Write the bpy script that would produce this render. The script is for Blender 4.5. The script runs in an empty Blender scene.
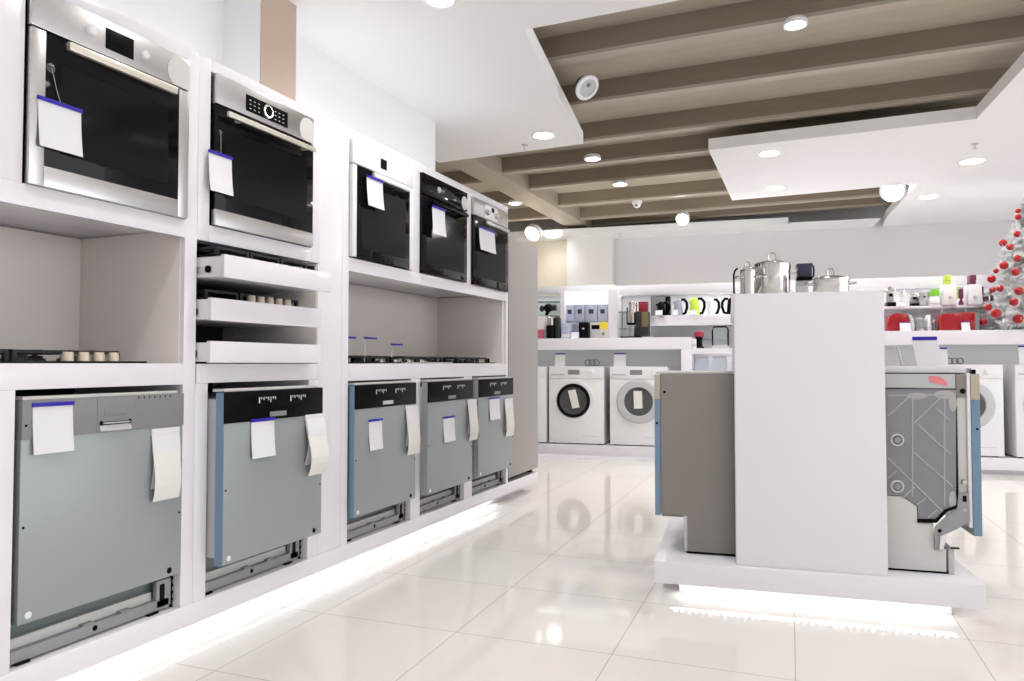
import bpy, bmesh, math, random
from mathutils import Vector, Matrix, Euler
random.seed(7)
C = bpy.context.scene.collection
PI = math.pi
# ------------------------------------------------------------------ frame of reference
F_PX = 735.0
EYE = Vector((0, 0, 1.045))
YAW = math.atan(310 / 735.0)
PITCH = math.atan(22.5 / 735.0)
D = 2.174                                   # the appliance wall's front plane stands at x = -D
DEL = YAW - math.radians(16.4)              # the island and the back counters are turned by this much
_fh = Vector((-math.sin(YAW), math.cos(YAW), 0)); _r = Vector((math.cos(YAW), math.sin(YAW), 0)); _z = Vector((0, 0, 1))
_f = _fh * math.cos(PITCH) + _z * math.sin(PITCH); _u = -_fh * math.sin(PITCH) + _z * math.cos(PITCH)
RM = Matrix.Rotation(DEL, 3, 'Z'); RI = RM.inverted()
def ray(x, y): return _f + _r * ((x - 512) / F_PX) - _u * ((y - 340.5) / F_PX)
def at_z(x, y, z):
    d = ray(x, y); return EYE + d * ((z - EYE.z) / d.z)
def at_wall(x, y, e=0.0):
    d = ray(x, y); return EYE + d * ((-D + e) / d.x)
def at_r(x, y, Y):                           # point of the turned frame lying on its plane y = Y
    d = RI @ ray(x, y); e = RI @ EYE; return e + d * ((Y - e.y) / d.y)
def RW(x, y, z=0): return RM @ Vector((x, y, z))

# ------------------------------------------------------------------ materials
def mat(name, col, rough=.5, metal=0., spec=.5, emit=None, es=0., coat=0., alpha=1., trans=0., ior=1.45, noise=None, bump=None):
    m = bpy.data.materials.new(name); m.use_nodes = True
    nt = m.node_tree; b = nt.nodes['Principled BSDF']
    b.inputs['Base Color'].default_value = (*col, 1); b.inputs['Roughness'].default_value = rough
    b.inputs['Metallic'].default_value = metal; b.inputs['Specular IOR Level'].default_value = spec
    b.inputs['Coat Weight'].default_value = coat; b.inputs['Coat Roughness'].default_value = .05
    b.inputs['Alpha'].default_value = alpha; b.inputs['Transmission Weight'].default_value = trans; b.inputs['IOR'].default_value = ior
    if emit: b.inputs['Emission Color'].default_value = (*emit, 1); b.inputs['Emission Strength'].default_value = es
    if noise:                                # (scale, amount, stretch)
        tc = nt.nodes.new('ShaderNodeTexCoord'); mp = nt.nodes.new('ShaderNodeMapping'); n = nt.nodes.new('ShaderNodeTexNoise')
        mp.inputs['Scale'].default_value = noise[2]; n.inputs['Scale'].default_value = noise[0]; n.inputs['Detail'].default_value = 5
        nt.links.new(tc.outputs['Object'], mp.inputs['Vector']); nt.links.new(mp.outputs['Vector'], n.inputs['Vector'])
        r = nt.nodes.new('ShaderNodeMix'); r.data_type = 'RGBA'
        r.inputs['A'].default_value = (*[c * (1 - noise[1]) for c in col], 1); r.inputs['B'].default_value = (*[min(1, c * (1 + noise[1])) for c in col], 1)
        nt.links.new(n.outputs['Fac'], r.inputs['Factor']); nt.links.new(r.outputs['Result'], b.inputs['Base Color'])
        if bump:
            bp = nt.nodes.new('ShaderNodeBump'); bp.inputs['Strength'].default_value = bump; bp.inputs['Distance'].default_value = .01
            nt.links.new(n.outputs['Fac'], bp.inputs['Height']); nt.links.new(bp.outputs['Normal'], b.inputs['Normal'])
    return m
U1 = (1, 1, 1)
M = dict(
 lacquer=mat('white_lacquer', (.85, .828, .885), .16, spec=.45, coat=.3),
 niche=mat('niche_board', (.90, .845, .795), .55),
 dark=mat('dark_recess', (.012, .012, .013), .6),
 wall=mat('wall_paint', (.88, .88, .885), .8), wallb=mat('back_wall_paint', (.70, .68, .70), .85), beige=mat('beige_panel', (.56, .44, .35), .7),
 ceil=mat('ceiling_paint', (.90, .90, .905), .9), pinkwall=mat('beige_lit_wall_paint', (.74, .67, .56), .85),
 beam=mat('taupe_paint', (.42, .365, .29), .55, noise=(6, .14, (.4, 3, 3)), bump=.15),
 web=mat('shaded_taupe_paint', (.26, .21, .155), .55, noise=(6, .14, (.4, 3, 3))), flange=mat('lit_taupe_paint', (.44, .385, .31), .5, noise=(6, .1, (.4, 3, 3))),  # one taupe paint: shade put into the web colour, light into the flange
 deck=mat('lit_taupe_deck', (.43, .38, .30), .6, noise=(9, .14, (.4, 2, 2)), bump=.25),  # lit tone of the taupe put into the deck colour
 steel=mat('brushed_steel', (.60, .59, .585), .3, 1., noise=(40, .06, (1, .3, 14))),
 chrome=mat('polished_steel', (.72, .71, .68), .12, 1.),
 glass=mat('oven_glass', (.004, .004, .005), .04, spec=.2), blackp=mat('black_plastic', (.005, .005, .006), .25, spec=.08), blacks=mat('black_satin', (.018, .018, .02), .5),
 handle=mat('champagne_metal', (.74, .69, .60), .35, .6), white=mat('white_plastic', (.84, .84, .86), .3), card=mat('white_card', (.80, .79, .82), .7),
 cream=mat('cream_paper', (.80, .79, .745), .7), blue=mat('blue_strip', (.022, .006, .38), .4), sticker=mat('sticker_paper', (.64, .63, .62), .5),
 door=mat('galvanised_door', (.36, .395, .405), .42, .35, noise=(3, .03, U1)), dgrey=mat('grey_plastic', (.245, .245, .25), .5),
 film=mat('blue_film', (.17, .285, .40), .3, spec=.6), filmd=mat('deep_blue_film', (.10, .22, .38), .25),
 zinc=mat('zinc_plate', (.34, .34, .36), .45, .2), offw=mat('offwhite_plate', (.66, .65, .63), .5), teal=mat('teal_plate', (.18, .22, .225), .5),
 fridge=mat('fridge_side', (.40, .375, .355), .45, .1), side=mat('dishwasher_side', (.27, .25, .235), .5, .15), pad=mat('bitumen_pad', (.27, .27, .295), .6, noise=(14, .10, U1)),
 rib=mat('pad_ribs', (.44, .44, .47), .6), tan=mat('tan_edge', (.50, .44, .36), .5), red=mat('red_gloss', (.36, .003, .008), .16, coat=.25), redtape=mat('red_tape', (.80, .25, .27), .5),
 glue=mat('dull_glue', (.47, .46, .45), .8), smear=mat('pale_glue', (.66, .64, .60), .7), greyp=mat('grey_panel', (.52, .515, .51), .6), lgrey=mat('light_grey_plastic', (.55, .55, .57), .35),
 porth=mat('porthole_glass', (.085, .085, .09), .12, spec=.7, noise=(9, .5, U1)), glassclear=mat('clear_glass', (.86, .95, .94), .05, trans=.9, ior=1.2),
 lens=mat('lamp_lens', (1, 1, 1), .5, emit=(1, .98, .95), es=14.), lensw=mat('warm_lamp_lens', (1, .9, .8), .5, emit=(1, .78, .5), es=14.),
 lensp=mat('spot_lamp_lens', (1, .92, .92), .5, emit=(1, .90, .88), es=22.),
 led=mat('led_diodes', (1, 1, 1), .5, emit=(.93, 1, .96), es=14.), lightbox=mat('lit_header', (.9, 1, .97), .5, emit=(.88, 1, .95), es=.3),
 bulb=mat('oven_lamp', (1, .8, .5), .4, emit=(1, .72, .36), es=4.), cavity=mat('oven_cavity', (.008, .009, .009), .08, spec=.14),
 lime=mat('lime_plastic', (.55, .75, .08), .3), green=mat('green_plastic', (.22, .62, .05), .3), plum=mat('plum_plastic', (.16, .03, .07), .3),
 mauve=mat('mauve_steel', (.38, .38, .50), .3, .3), darkred=mat('dark_red_plastic', (.30, .02, .04), .3), pink=mat('pink_card', (.65, .14, .22), .6),
 pack=mat('bluish_pack', (.50, .53, .68), .5, noise=(22, .35, U1)), yellow=mat('yellow_sticker', (.85, .65, .05), .5), bronze=mat('bronze_panel', (.20, .16, .08), .35, .3),
 navy=mat('navy_plastic', (.04, .045, .09), .35), tinsel=mat('silver_tinsel', (.84, .85, .86), .35, .35), bark=mat('grey_stem', (.25, .25, .25), .7),
 icon=mat('printed_icons', (.75, .75, .75), .5), knobw=mat('beige_knobs', (.68, .58, .46), .35, .3), iron=mat('cast_iron', (.014, .014, .015), .55), concrete=mat('pillar_paint', (.78, .77, .76), .8),
)
fl = mat('floor_tiles', (.78, .745, .715), .06, spec=.42); M['floor'] = fl
nt = fl.node_tree; b = nt.nodes['Principled BSDF']
tc = nt.nodes.new('ShaderNodeTexCoord'); br = nt.nodes.new('ShaderNodeTexBrick')
br.offset = 0; br.squash = 1
for k, v in (('Scale', 1), ('Mortar Size', .0022), ('Mortar Smooth', .1), ('Bias', 0), ('Brick Width', .615), ('Row Height', .615)): br.inputs[k].default_value = v
br.inputs['Color1'].default_value = (.76, .735, .705, 1); br.inputs['Color2'].default_value = (.78, .73, .695, 1); br.inputs['Mortar'].default_value = (.50, .46, .42, 1)
nt.links.new(tc.outputs['Object'], br.inputs['Vector']); nt.links.new(br.outputs['Color'], b.inputs['Base Color'])

# ------------------------------------------------------------------ mesh helpers
class MB:
    def __init__(s): s.bm = bmesh.new(); s.mi = 0
    def _face(s, vs):
        try:
            f = s.bm.faces.new(vs); f.material_index = s.mi; return f
        except ValueError: return None
    def box(s, x0, x1, y0, y1, z0, z1, bev=0.):
        v = [s.bm.verts.new((x, y, z)) for z in (z0, z1) for y in (y0, y1) for x in (x0, x1)]
        fs = [s._face([v[i] for i in q]) for q in ((0, 2, 3, 1), (4, 5, 7, 6), (0, 1, 5, 4), (2, 6, 7, 3), (0, 4, 6, 2), (1, 3, 7, 5))]
        if bev:
            es = list({e for f in fs for e in f.edges})
            bmesh.ops.bevel(s.bm, geom=es, offset=bev, segments=2, affect='EDGES', profile=.6)
        return s
    def prism(s, pts, a0, a1, axis='z', bev=0.):
        def P(p, a): return {'z': (p[0], p[1], a), 'y': (p[0], a, p[1]), 'x': (a, p[0], p[1])}[axis]
        lo = [s.bm.verts.new(P(p, a0)) for p in pts]; hi = [s.bm.verts.new(P(p, a1)) for p in pts]; n = len(pts)
        fs = [s._face(lo[::-1]), s._face(hi)] + [s._face([lo[i], lo[(i + 1) % n], hi[(i + 1) % n], hi[i]]) for i in range(n)]
        fs = [f for f in fs if f]
        bmesh.ops.recalc_face_normals(s.bm, faces=fs)
        if bev:
            bmesh.ops.bevel(s.bm, geom=list({e for f in fs for e in f.edges}), offset=bev, segments=2, affect='EDGES', profile=.6)
        return s
    def rings(s, rings, closed_ends=True):
        vs = [[s.bm.verts.new(p) for p in r] for r in rings]; n = len(rings[0])
        for a, b_ in zip(vs, vs[1:]):
            for i in range(n): s._face([a[i], a[(i + 1) % n], b_[(i + 1) % n], b_[i]])
        if closed_ends: s._face(vs[0][::-1]); s._face(vs[-1])
        return s
    def lathe(s, prof, org=(0, 0, 0), axis='z', n=28, closed=True):
        o = Vector(org); out = []
        for r, h in prof:
            r = max(r, 1e-4); ring = []
            for i in range(n):
                a = 2 * PI * i / n; c, k = r * math.cos(a), r * math.sin(a)
                ring.append(o + Vector({'z': (c, k, h), 'x': (h, c, k), 'y': (k, h, c)}[axis]))
            out.append(ring)
        return s.rings(out, closed)
    def cyl(s, p0, p1, r, r1=None, n=16):
        return s.tube([p0, p1], r, n, r1)
    def tube(s, pts, r, n=8, r1=None):
        pts = [Vector(p) for p in pts]; out = []; up = None
        for i, p in enumerate(pts):
            t = (pts[min(i + 1, len(pts) - 1)] - pts[max(i - 1, 0)]).normalized()
            if up is None: up = t.orthogonal().normalized()
            up = (up - t * up.dot(t)); up = up.normalized() if up.length > 1e-6 else t.orthogonal().normalized()
            w = t.cross(up); rr = r if r1 is None else r + (r1 - r) * i / (len(pts) - 1)
            out.append([p + (up * math.cos(2 * PI * k / n) + w * math.sin(2 * PI * k / n)) * rr for k in range(n)])
        return s.rings(out)
    def ball(s, c, r, sc=(1, 1, 1), n=20):
        m = 10; prof = []
        c = Vector(c); out = []
        for j in range(m + 1):
            a = -PI / 2 + PI * j / m; rr = max(math.cos(a), 1e-3)
            out.append([c + Vector((r * sc[0] * rr * math.cos(2 * PI * i / n), r * sc[1] * rr * math.sin(2 * PI * i / n), r * sc[2] * math.sin(a))) for i in range(n)])
        return s.rings(out)
    def sheet(s, path, w0, w1, axis='y', th=.0012):
        # a bent card: path of (out, up) points swept between w0 and w1 along an axis, with a real thickness
        n = len(path); P = [Vector(p) for p in path]; off = []
        for i in range(n):
            t = (P[min(i + 1, n - 1)] - P[max(i - 1, 0)]); nn = Vector((-t.y, t.x)).normalized() * th; off.append(P[i] + nn)
        loop = P + off[::-1]
        for i in range(n - 1):
            q = [P[i], P[i + 1], off[i + 1], off[i]]
            def V(p, w): return (p.x, w, p.y) if axis == 'y' else (w, p.x, p.y)
            lo = [s.bm.verts.new(V(p, w0)) for p in q]; hi = [s.bm.verts.new(V(p, w1)) for p in q]
            fs = [s._face(lo), s._face(hi[::-1])] + [s._face([lo[k], lo[(k + 1) % 4], hi[(k + 1) % 4], hi[k]]) for k in range(4)]
            bmesh.ops.recalc_face_normals(s.bm, faces=fs)
        return s
    def m(s, i): s.mi = i; return s
    def build(s, name, mats, parent=None, loc=None, rot=None):
        me = bpy.data.meshes.new(name); s.bm.to_mesh(me); s.bm.free()
        for q in (mats if isinstance(mats, (list, tuple)) else [mats]): me.materials.append(M[q])
        for p in me.polygons: p.use_smooth = True
        me.set_sharp_from_angle(angle=math.radians(32))
        o = bpy.data.objects.new(name, me); C.objects.link(o)
        if parent: o.parent = parent
        if loc is not None: o.location = loc
        if rot is not None: o.rotation_euler = rot if isinstance(rot, (tuple, list, Euler)) else (0, 0, rot)
        return o
def tag(o, label, cat, group=None):
    o['label'] = label; o['category'] = cat
    if group: o['group'] = group
    return o
def thing(name, label, cat, loc, rz=0., group=None):
    o = bpy.data.objects.new(name, None); C.objects.link(o); o.empty_display_size = .05
    o.location = loc; o.rotation_euler = rz if isinstance(rz, (tuple, list)) else (0, 0, rz)
    return tag(o, label, cat, group)
def struct(o): o['kind'] = 'structure'; return o
def thingR(name, label, cat, x, y, z, rz=0., group=None): return thing(name, label, cat, RW(x, y, z), DEL + rz, group)
def lab(o, t): o['label'] = t; return o

# ------------------------------------------------------------------ room shell
FO = Vector((-1.322, 2.577, 0)); FR = math.radians(2.2)
struct(MB().box(-6, 14.5, -7, 12, -.06, 0).build('floor', 'floor', None, FO, FR))
WX = -2.774
struct(MB().box(WX - .12, WX, -4.4, 5.03, 0, 3.40).build('wall_left', 'wall'))
struct(MB().box(-5.2, -5.08, 5.03, 12.4, 0, 3.40).build('wall_left_far', 'pinkwall'))
struct(MB().box(-5.08, WX - .12, 4.93, 5.03, 0, 3.40).build('wall_left_return', 'wall'))
o = MB().box(-4.6, 15.5, 0, .12, 0, 3.40).build('wall_back', 'wallb', None, RW(0, 11.12), DEL); struct(o)
a = at_r(567, 240, 10.85); c = at_r(612, 240, 10.85)
struct(MB().box(a.x, c.x, 10.85, 11.1, 0, 2.93).build('trim_1', 'concrete', None, (0, 0, 0), DEL))
a = at_r(538, 240, 10.98); c = at_r(567, 240, 10.98)
struct(MB().box(a.x - 1.2, c.x, 11.0, 11.1, 0, 2.93).build('trim_2', 'pinkwall', None, (0, 0, 0), DEL))  # beige wall patch with the lamp's yellowish light put into its colour
ya = at_wall(223, 60, -.6).y; ec = -.6
for k in range(60):
    if at_wall(260, 60, ec).y < ya: break
    ec += .01
yb = at_wall(296, 60, ec).y
struct(MB().box(WX - .12, 13, -4.52, -4.4, 0, 3.40).build('wall_light_block', 'wall'))  # unseen wall added behind the camera to hold back light from there
struct(MB().box(WX, -D + ec - .006, ya, yb, 2.0, 2.93).build('trim_3', 'wall'))
struct(MB().box(-D + ec - .0058, -D + ec, ya + .006, yb, 2.0, 2.93).build('trim_4', 'beige'))
# ceiling: white dropped panels round openings that show a taupe deck on beams
ZC = 2.93
def slab(name, poly, m='ceil', z0=ZC, z1=ZC + .10): return struct(MB().prism(poly, z0, z1).build(name, m))
slab('ceiling', [(WX, -4.4), (13, -4.4), (13, 3.79), (-1.53, 3.81), (-1.87, 6.01), (-3.30, 6.06), (-3.30, 5.03), (WX, 5.03)])
rl = lambda y: 1.155 - .083 * (y - 6.2)
slab('ceiling', [(rl(3.79), 3.79), (13, 3.79), (13, 12.8), (rl(10.62), 12.8), (rl(10.62), 10.62), (rl(8.74), 8.74), (-.94, 8.80), (-.905, 6.62), (rl(6.60), 6.58)])
sp = [RW(-4.0, 10.62), RW(.80, 10.62), RW(.80, 11.12), RW(-4.0, 11.12)]
slab('ceiling', [(p.x, p.y) for p in sp])
sp = [RW(.80, 10.55), RW(1.93, 10.55), RW(1.93, 11.12), RW(.80, 11.12)]
slab('ceiling', [(p.x, p.y) for p in sp], z1=ZC + .015)
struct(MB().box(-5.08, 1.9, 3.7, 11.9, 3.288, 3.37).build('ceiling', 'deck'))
n = 0
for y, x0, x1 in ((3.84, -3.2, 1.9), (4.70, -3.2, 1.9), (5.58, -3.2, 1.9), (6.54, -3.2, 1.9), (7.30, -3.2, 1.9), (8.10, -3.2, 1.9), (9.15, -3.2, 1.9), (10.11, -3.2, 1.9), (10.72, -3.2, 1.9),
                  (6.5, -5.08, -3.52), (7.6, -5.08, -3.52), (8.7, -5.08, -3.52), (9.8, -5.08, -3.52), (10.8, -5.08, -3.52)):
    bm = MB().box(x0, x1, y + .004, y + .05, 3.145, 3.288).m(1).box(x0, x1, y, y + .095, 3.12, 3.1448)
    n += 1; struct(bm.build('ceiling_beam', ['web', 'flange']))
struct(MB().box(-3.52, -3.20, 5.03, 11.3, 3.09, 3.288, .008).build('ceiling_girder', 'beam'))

# ------------------------------------------------------------------ appliance wall: housings
def P_(par, name, m, *b, bev=.0015):
    q = MB()
    for bb in b: q.box(*bb, bev=bev)
    return q.build(name, m, par)
DP = .585
h1 = thing('oven_housing', 'white gloss oven housing with open hob niche, at the left edge', 'cabinet', (-D, 1.36, 0), 0, 'white housings along the appliance wall')
def housing1(h, y0):
    f = lambda v: v - y0
    P_(h, 'side_panel', 'lacquer', (-DP, 0, f(2.031), f(2.0875), .15, 2.225))
    P_(h, 'side_panel', 'lacquer', (-DP, 0, f(.62), f(.66), .15, 2.225))
    P_(h, 'top_rail', 'lacquer', (-DP, 0, f(.66), f(2.031), 2.177, 2.225))
    P_(h, 'shelf', 'lacquer', (-DP, -.0205, f(.66), f(2.0268), 1.540, 1.5775), (-.02, 0, f(.66), f(2.0308), 1.511, 1.5775))
    P_(h, 'front_panel', 'lacquer', (-.02, 0, f(.66), f(1.4255), 1.5775, 2.177))
    P_(h, 'worktop', 'lacquer', (-DP, 0, f(.66), f(2.031), .966, 1.044))
    lab(P_(h, 'niche_back', 'niche', (-.565, -.551, f(.66), f(2.0268), 1.0445, 1.5395)), 'beige back board of the niche')
    lab(P_(h, 'niche_lining', 'niche', (-.565, -.0205, f(2.027), f(2.0315), 1.0445, 1.5395)), 'beige side board of the niche')
    P_(h, 'front_panel', 'lacquer', (-.02, 0, f(.66), f(1.419), .15, .966))
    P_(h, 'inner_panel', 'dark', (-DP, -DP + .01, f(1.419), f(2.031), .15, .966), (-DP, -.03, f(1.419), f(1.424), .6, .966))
housing1(h1, 1.36)
h2 = thing('oven_housing', 'white gloss oven housing with three pull-out hob drawers', 'cabinet', (-D, 2.45, 0), 0, 'white housings along the appliance wall')
def housing2(h, y0):
    f = lambda v: v - y0
    P_(h, 'side_panel', 'lacquer', (-DP, 0, f(2.0885), f(2.150), .15, .968), (-DP, 0, f(2.0885), f(2.1465), 1.513, 2.225), (-DP, -.02, f(2.0885), f(2.094), .968, 1.513))
    P_(h, 'side_panel', 'lacquer', (-DP, 0, f(2.752), f(2.824), .15, .968), (-DP, 0, f(2.762), f(2.824), 1.513, 2.225), (-DP, 0, f(2.812), f(2.824), .968, 1.513))
    P_(h, 'top_rail', 'lacquer', (-DP, 0, f(2.1465), f(2.762), 2.177, 2.225))
    P_(h, 'shelf', 'lacquer', (-DP, 0, f(2.1467), f(2.7618), 1.513, 1.5775))
    P_(h, 'worktop', 'lacquer', (-DP, 0, f(2.0945), f(2.8115), .9685, 1.042))
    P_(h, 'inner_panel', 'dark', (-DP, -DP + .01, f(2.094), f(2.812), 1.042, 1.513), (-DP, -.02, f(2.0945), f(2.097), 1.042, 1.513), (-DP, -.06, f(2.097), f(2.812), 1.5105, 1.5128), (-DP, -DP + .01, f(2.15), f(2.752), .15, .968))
    lab(P_(h, 'niche_lining', 'niche', (-.50, -.005, f(2.808), f(2.8118), 1.045, 1.510)), 'beige lining of the drawer opening')
    for k, (ya, yb, e, z0, z1) in enumerate(((2.099, 2.74, .125, 1.365, 1.452), (2.100, 2.752, .062, 1.206, 1.292), (2.100, 2.752, .060, 1.046, 1.128))):
        d = MB().box(-.45 + e, e - .0185, f(ya), f(yb), z0 + .004, z0 + .016, .001).box(-.45 + e, e - .018, f(ya), f(ya) + .012, z0 + .016, z1 - .006, .001).box(-.45 + e, e - .018, f(yb) - .012, f(yb), z0 + .016, z1 - .006, .001).build('drawer', 'lacquer', h)
        MB().box(e - .018, e, f(ya), f(yb) + .01, z0, z1, .002).build('drawer_front', 'lacquer', d)
        MB().box(-.42 + e, e - .06, f(ya) - .004, f(ya), z0 + .02, z0 + .045, .001).build('drawer_rail', 'steel', d)
        MB().cyl((e - .075, f(ya) - .008, z0 + .033), (e - .075, f(ya), z0 + .033), .014).build('rail_roller', 'blackp', d)
housing2(h2, 2.45)
o = MB().box(-DP, -.0005, 2.8245, 3.0025, .15, 2.225, .0015).build('filler_panel', 'lacquer', None, (-D, 0, 0)); tag(o, 'plain white gloss filler panel between two oven housings', 'panel')
h3 = thing('oven_housing', 'wide white gloss housing of three ovens above a hob niche', 'cabinet', (-D, 4.04, 0), 0, 'white housings along the appliance wall')
def housing3(h, y0):
    f = lambda v: v - y0
    P_(h, 'side_panel', 'lacquer', (-DP, 0, f(3.003), f(3.056), .15, 2.222))
    P_(h, 'side_panel', 'lacquer', (-DP, 0, f(5.042), f(5.078), .15, 2.222))
    P_(h, 'top_rail', 'lacquer', (-DP, 0, f(3.056), f(5.042), 2.174, 2.222))
    for a, b in ((3.654, 3.756), (4.354, 4.442)): P_(h, 'divider', 'lacquer', (-DP, 0, f(a), f(b), 1.574, 2.174))
    P_(h, 'shelf', 'lacquer', (-DP, -.0205, f(3.056), f(5.0178), 1.546, 1.574), (-.02, 0, f(3.056), f(5.0418), 1.506, 1.574))
    P_(h, 'worktop', 'lacquer', (-DP, 0, f(3.056), f(5.042), .955, 1.042))
    for a, b in ((3.664, 3.770), (4.345, 4.464)): P_(h, 'divider', 'lacquer', (-DP, 0, f(a), f(b), .15, .955))
    lab(P_(h, 'niche_back', 'niche', (-.582, -.570, f(3.056), f(5.0178), 1.0425, 1.5455)), 'beige back board of the niche')
    lab(P_(h, 'niche_lining', 'niche', (-.582, -.0205, f(5.018), f(5.0425), 1.0425, 1.5455)), 'beige side board of the niche')
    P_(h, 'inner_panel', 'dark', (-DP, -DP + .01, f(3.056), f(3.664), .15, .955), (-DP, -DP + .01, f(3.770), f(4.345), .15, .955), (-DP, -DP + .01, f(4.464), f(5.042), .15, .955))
housing3(h3, 4.04)
pl = thing('plinth', 'long white floating plinth under the oven housings', 'plinth', (-D, 3.2, 0))
P_(pl, 'platform', 'lacquer', (-DP, 0, -2.6, 2.50, .07, .1495))
P_(pl, 'kickboard', 'lacquer', (-DP, -.10, -2.6, 2.45, .0, .0695))
def led(name, label, loc, rz, L, par=None):
    t = thing(name, label, 'light strip', loc, rz)
    MB().box(-.006, .006, 0, L, .004, .008).build('tape', 'card', t)
    q = MB()
    k = 0.
    while k < L - .02:
        q.box(-.004, .004, k, k + .012, 0, .0035); k += .03
    q.build('diodes', 'led', t)['kind'] = 'stuff'
    return t
led('led_tape', 'glowing white light strip under the oven wall plinth', (-D - .055, .7, .0605), 0, 4.3)

# ------------------------------------------------------------------ ovens
def card_tag(name, label, loc, rz, w, h, head=.012, bend=.012, group='blue-headed price cards', cup=False, th=.0014):
    # card hanging from its top edge at loc; local x outward, y across, z up (card hangs below 0)
    t = thing(name, label, 'price card', loc, rz, group)
    n = 6; path = [(bend * (i / n) ** 2, -h * i / n) for i in range(n + 1)]
    MB().sheet(path, -w / 2, w / 2, 'y', -th).build('card', 'card', t)
    MB().box(-.0005, .004, -w / 2 - .003, w / 2 + .003, -head + .003, .003, .0008).build('header_strip', 'blue', t)
    if cup:
        MB().lathe([(.0, 0.010), (.006, .010), (.008, .006), (.016, .001), (.017, -.003), (.0, -.003)], (-.006, cup[0], cup[1]), 'x', 20).build('suction_cup', 'glassclear', t)
        MB().tube([(.0, cup[0], cup[1]), (.002, cup[0] * .4, cup[1] * .3), (.002, 0, 0)], .0008, 6).build('string', 'lgrey', t)
    return t
def oven(label, y, z, fascia, frame, style):
    W = .2965; H_ = .595; t = thing('built_in_oven', label, 'oven', (-D, y, z), 0, 'built-in ovens in the white wall')
    MB().box(-.50, -.004, -W + .012, W - .012, .008, H_ - .008).build('body', 'cavity', t)
    fz = H_ - (.118 if style != 4 else .125)
    fa = MB().box(-.004, .018, -W, W, fz, H_, .002).build('control_panel', fascia, t)
    # door : outer frame, glass, inner window
    dt = fz - .006
    dr = MB()
    if style == 1: dr.box(-.002, .019, -W, -W + .046, 0, dt, .002).box(-.002, .019, W - .046, W, 0, dt, .002).box(-.002, .019, -W + .046, W - .046, 0, .062, .002)
    elif style == 3: dr.box(-.002, .019, -W, -W + .036, .004, dt, .002).box(-.002, .019, W - .036, W, .004, dt, .002)
    elif style == 2: dr.box(-.002, .019, -W, W, 0, .062, .002)
    elif style == 5: dr.box(-.002, .019, -W, W, 0, .01, .002)
    else: dr.box(-.002, .016, -W, W, 0, .008, .002)
    d = dr.build('door', frame, t)
    gy = {1: .046, 3: .036}.get(style, 0); gz = {1: .062, 2: .062, 3: .004, 5: .01}.get(style, .008)
    MB().box(0, .016, -W + gy, W - gy, gz, dt, .001).build('door_glass', 'glass', d)
    MB().box(.0162, .0168, -W + gy + .05, W - gy - .045, gz + .05, dt - .085).build('inner_window', 'cavity', d)
    if style in (1, 3, 5):
        hy = (.185, .232) if style == 1 else ((.12, .24) if style == 3 else (.11, .29))
        hm = {1: 'handle', 3: 'white', 5: 'steel'}[style]
        MB().box(.016, .034, -hy[0], hy[1], dt - .031, dt - .004, .004).build('handle', hm, d)
    else:
        q = MB().box(.042, .056, -.268 if style == 2 else -.23, .268 if style == 2 else .24, dt - .044, dt - .022, .004)
        for s in (-.19, .22): q.box(.012, .046, s - .01, s + .01, dt - .043, dt - .024, .003)
        q.build('handle', 'handle' if style == 2 else 'blackp', d)
    if style == 1:
        MB().box(.0175, .0195, -.052, .055, fz + .024, fz + .094, .001).build('display', 'blackp', fa)
        for s in (-.105, .096): MB().lathe([(.0, .032), (.013, .032), (.016, .028), (.017, .018), (.017, .016), (0, .016)], (0, s, fz + .058), 'x').build('knob', 'white', fa)
    if style == 2:
        MB().box(.0175, .0195, -.140, .115, fz + .020, fz + .088, .001).build('display', 'blackp', fa)
        MB().lathe([(.021, .026), (.028, .026), (.030, .022), (.030, .018), (.021, .018)], (0, -.012, fz + .054), 'x', closed=False).build('dial', 'chrome', fa)
        MB().lathe([(0, .023), (.020, .023), (.021, .018), (0, .018)], (0, -.012, fz + .054), 'x').build('dial_cap', 'blackp', fa)
        q = MB()
        for yy in (-.115, -.09, -.065, .035, .06, .085):
            for zz in (.035, .052, .069): q.box(.0194, .0198, yy - .005, yy + .005, fz + zz - .0015, fz + zz + .0015)
        q.build('printed_symbols', 'icon', fa)
    if style == 3: MB().box(.0175, .0195, -.045, .015, fz + .030, fz + .084, .001).build('display', 'blackp', fa)
    if style == 4:
        MB().lathe([(0, .026), (.017, .026), (.019, .022), (.019, .017), (0, .017)], (0, -.10, fz + .06), 'x').build('knob', 'steel', fa)
        q = MB()
        for i in range(11): q.box(.0178, .0186, -.05 + i * .018, -.046 + i * .018, fz + .045 + (i % 3) * .014, fz + .05 + (i % 3) * .014)
        q.build('printed_symbols', 'dgrey', fa)
    if style == 5:
        lab(MB().box(.0175, .019, -.11, .10, fz + .012, fz + .106, .001).build('face_plate', 'white', fa), 'pale plate behind the knobs')
        MB().box(.0185, .020, -.005, .04, fz + .066, fz + .098, .001).build('display', 'blackp', fa)
        for s in (-.085, .065): MB().lathe([(0, .044), (.014, .044), (.018, .040), (.021, .019), (0, .019)], (0, s, fz + .05), 'x').build('knob', 'steel', fa)
    if style in (1, 2, 4):
        r = .058 if style != 4 else .045
        cy, cz = W - .042, fz + .050
        pts = [(min(W - .0005, cy + r * math.cos(i * PI / 16)), min(H_ - .001, max(fz + .001, cz + r * math.sin(i * PI / 16)))) for i in range(32)]
        MB().prism(pts, .0182, .0188, 'x').build('round_sticker', 'sticker', fa)
    return t
oven('steel-framed black oven with two round knobs, leftmost in the white wall', 1.7285, 1.578, 'steel', 'steel', 1)
oven('black oven with steel strip, ring dial and long handle, above the drawers', 2.4545, 1.580, 'steel', 'steel', 2)
oven('white-framed oven with dark grey window and small square display', 3.355, 1.576, 'white', 'white', 3)
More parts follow.
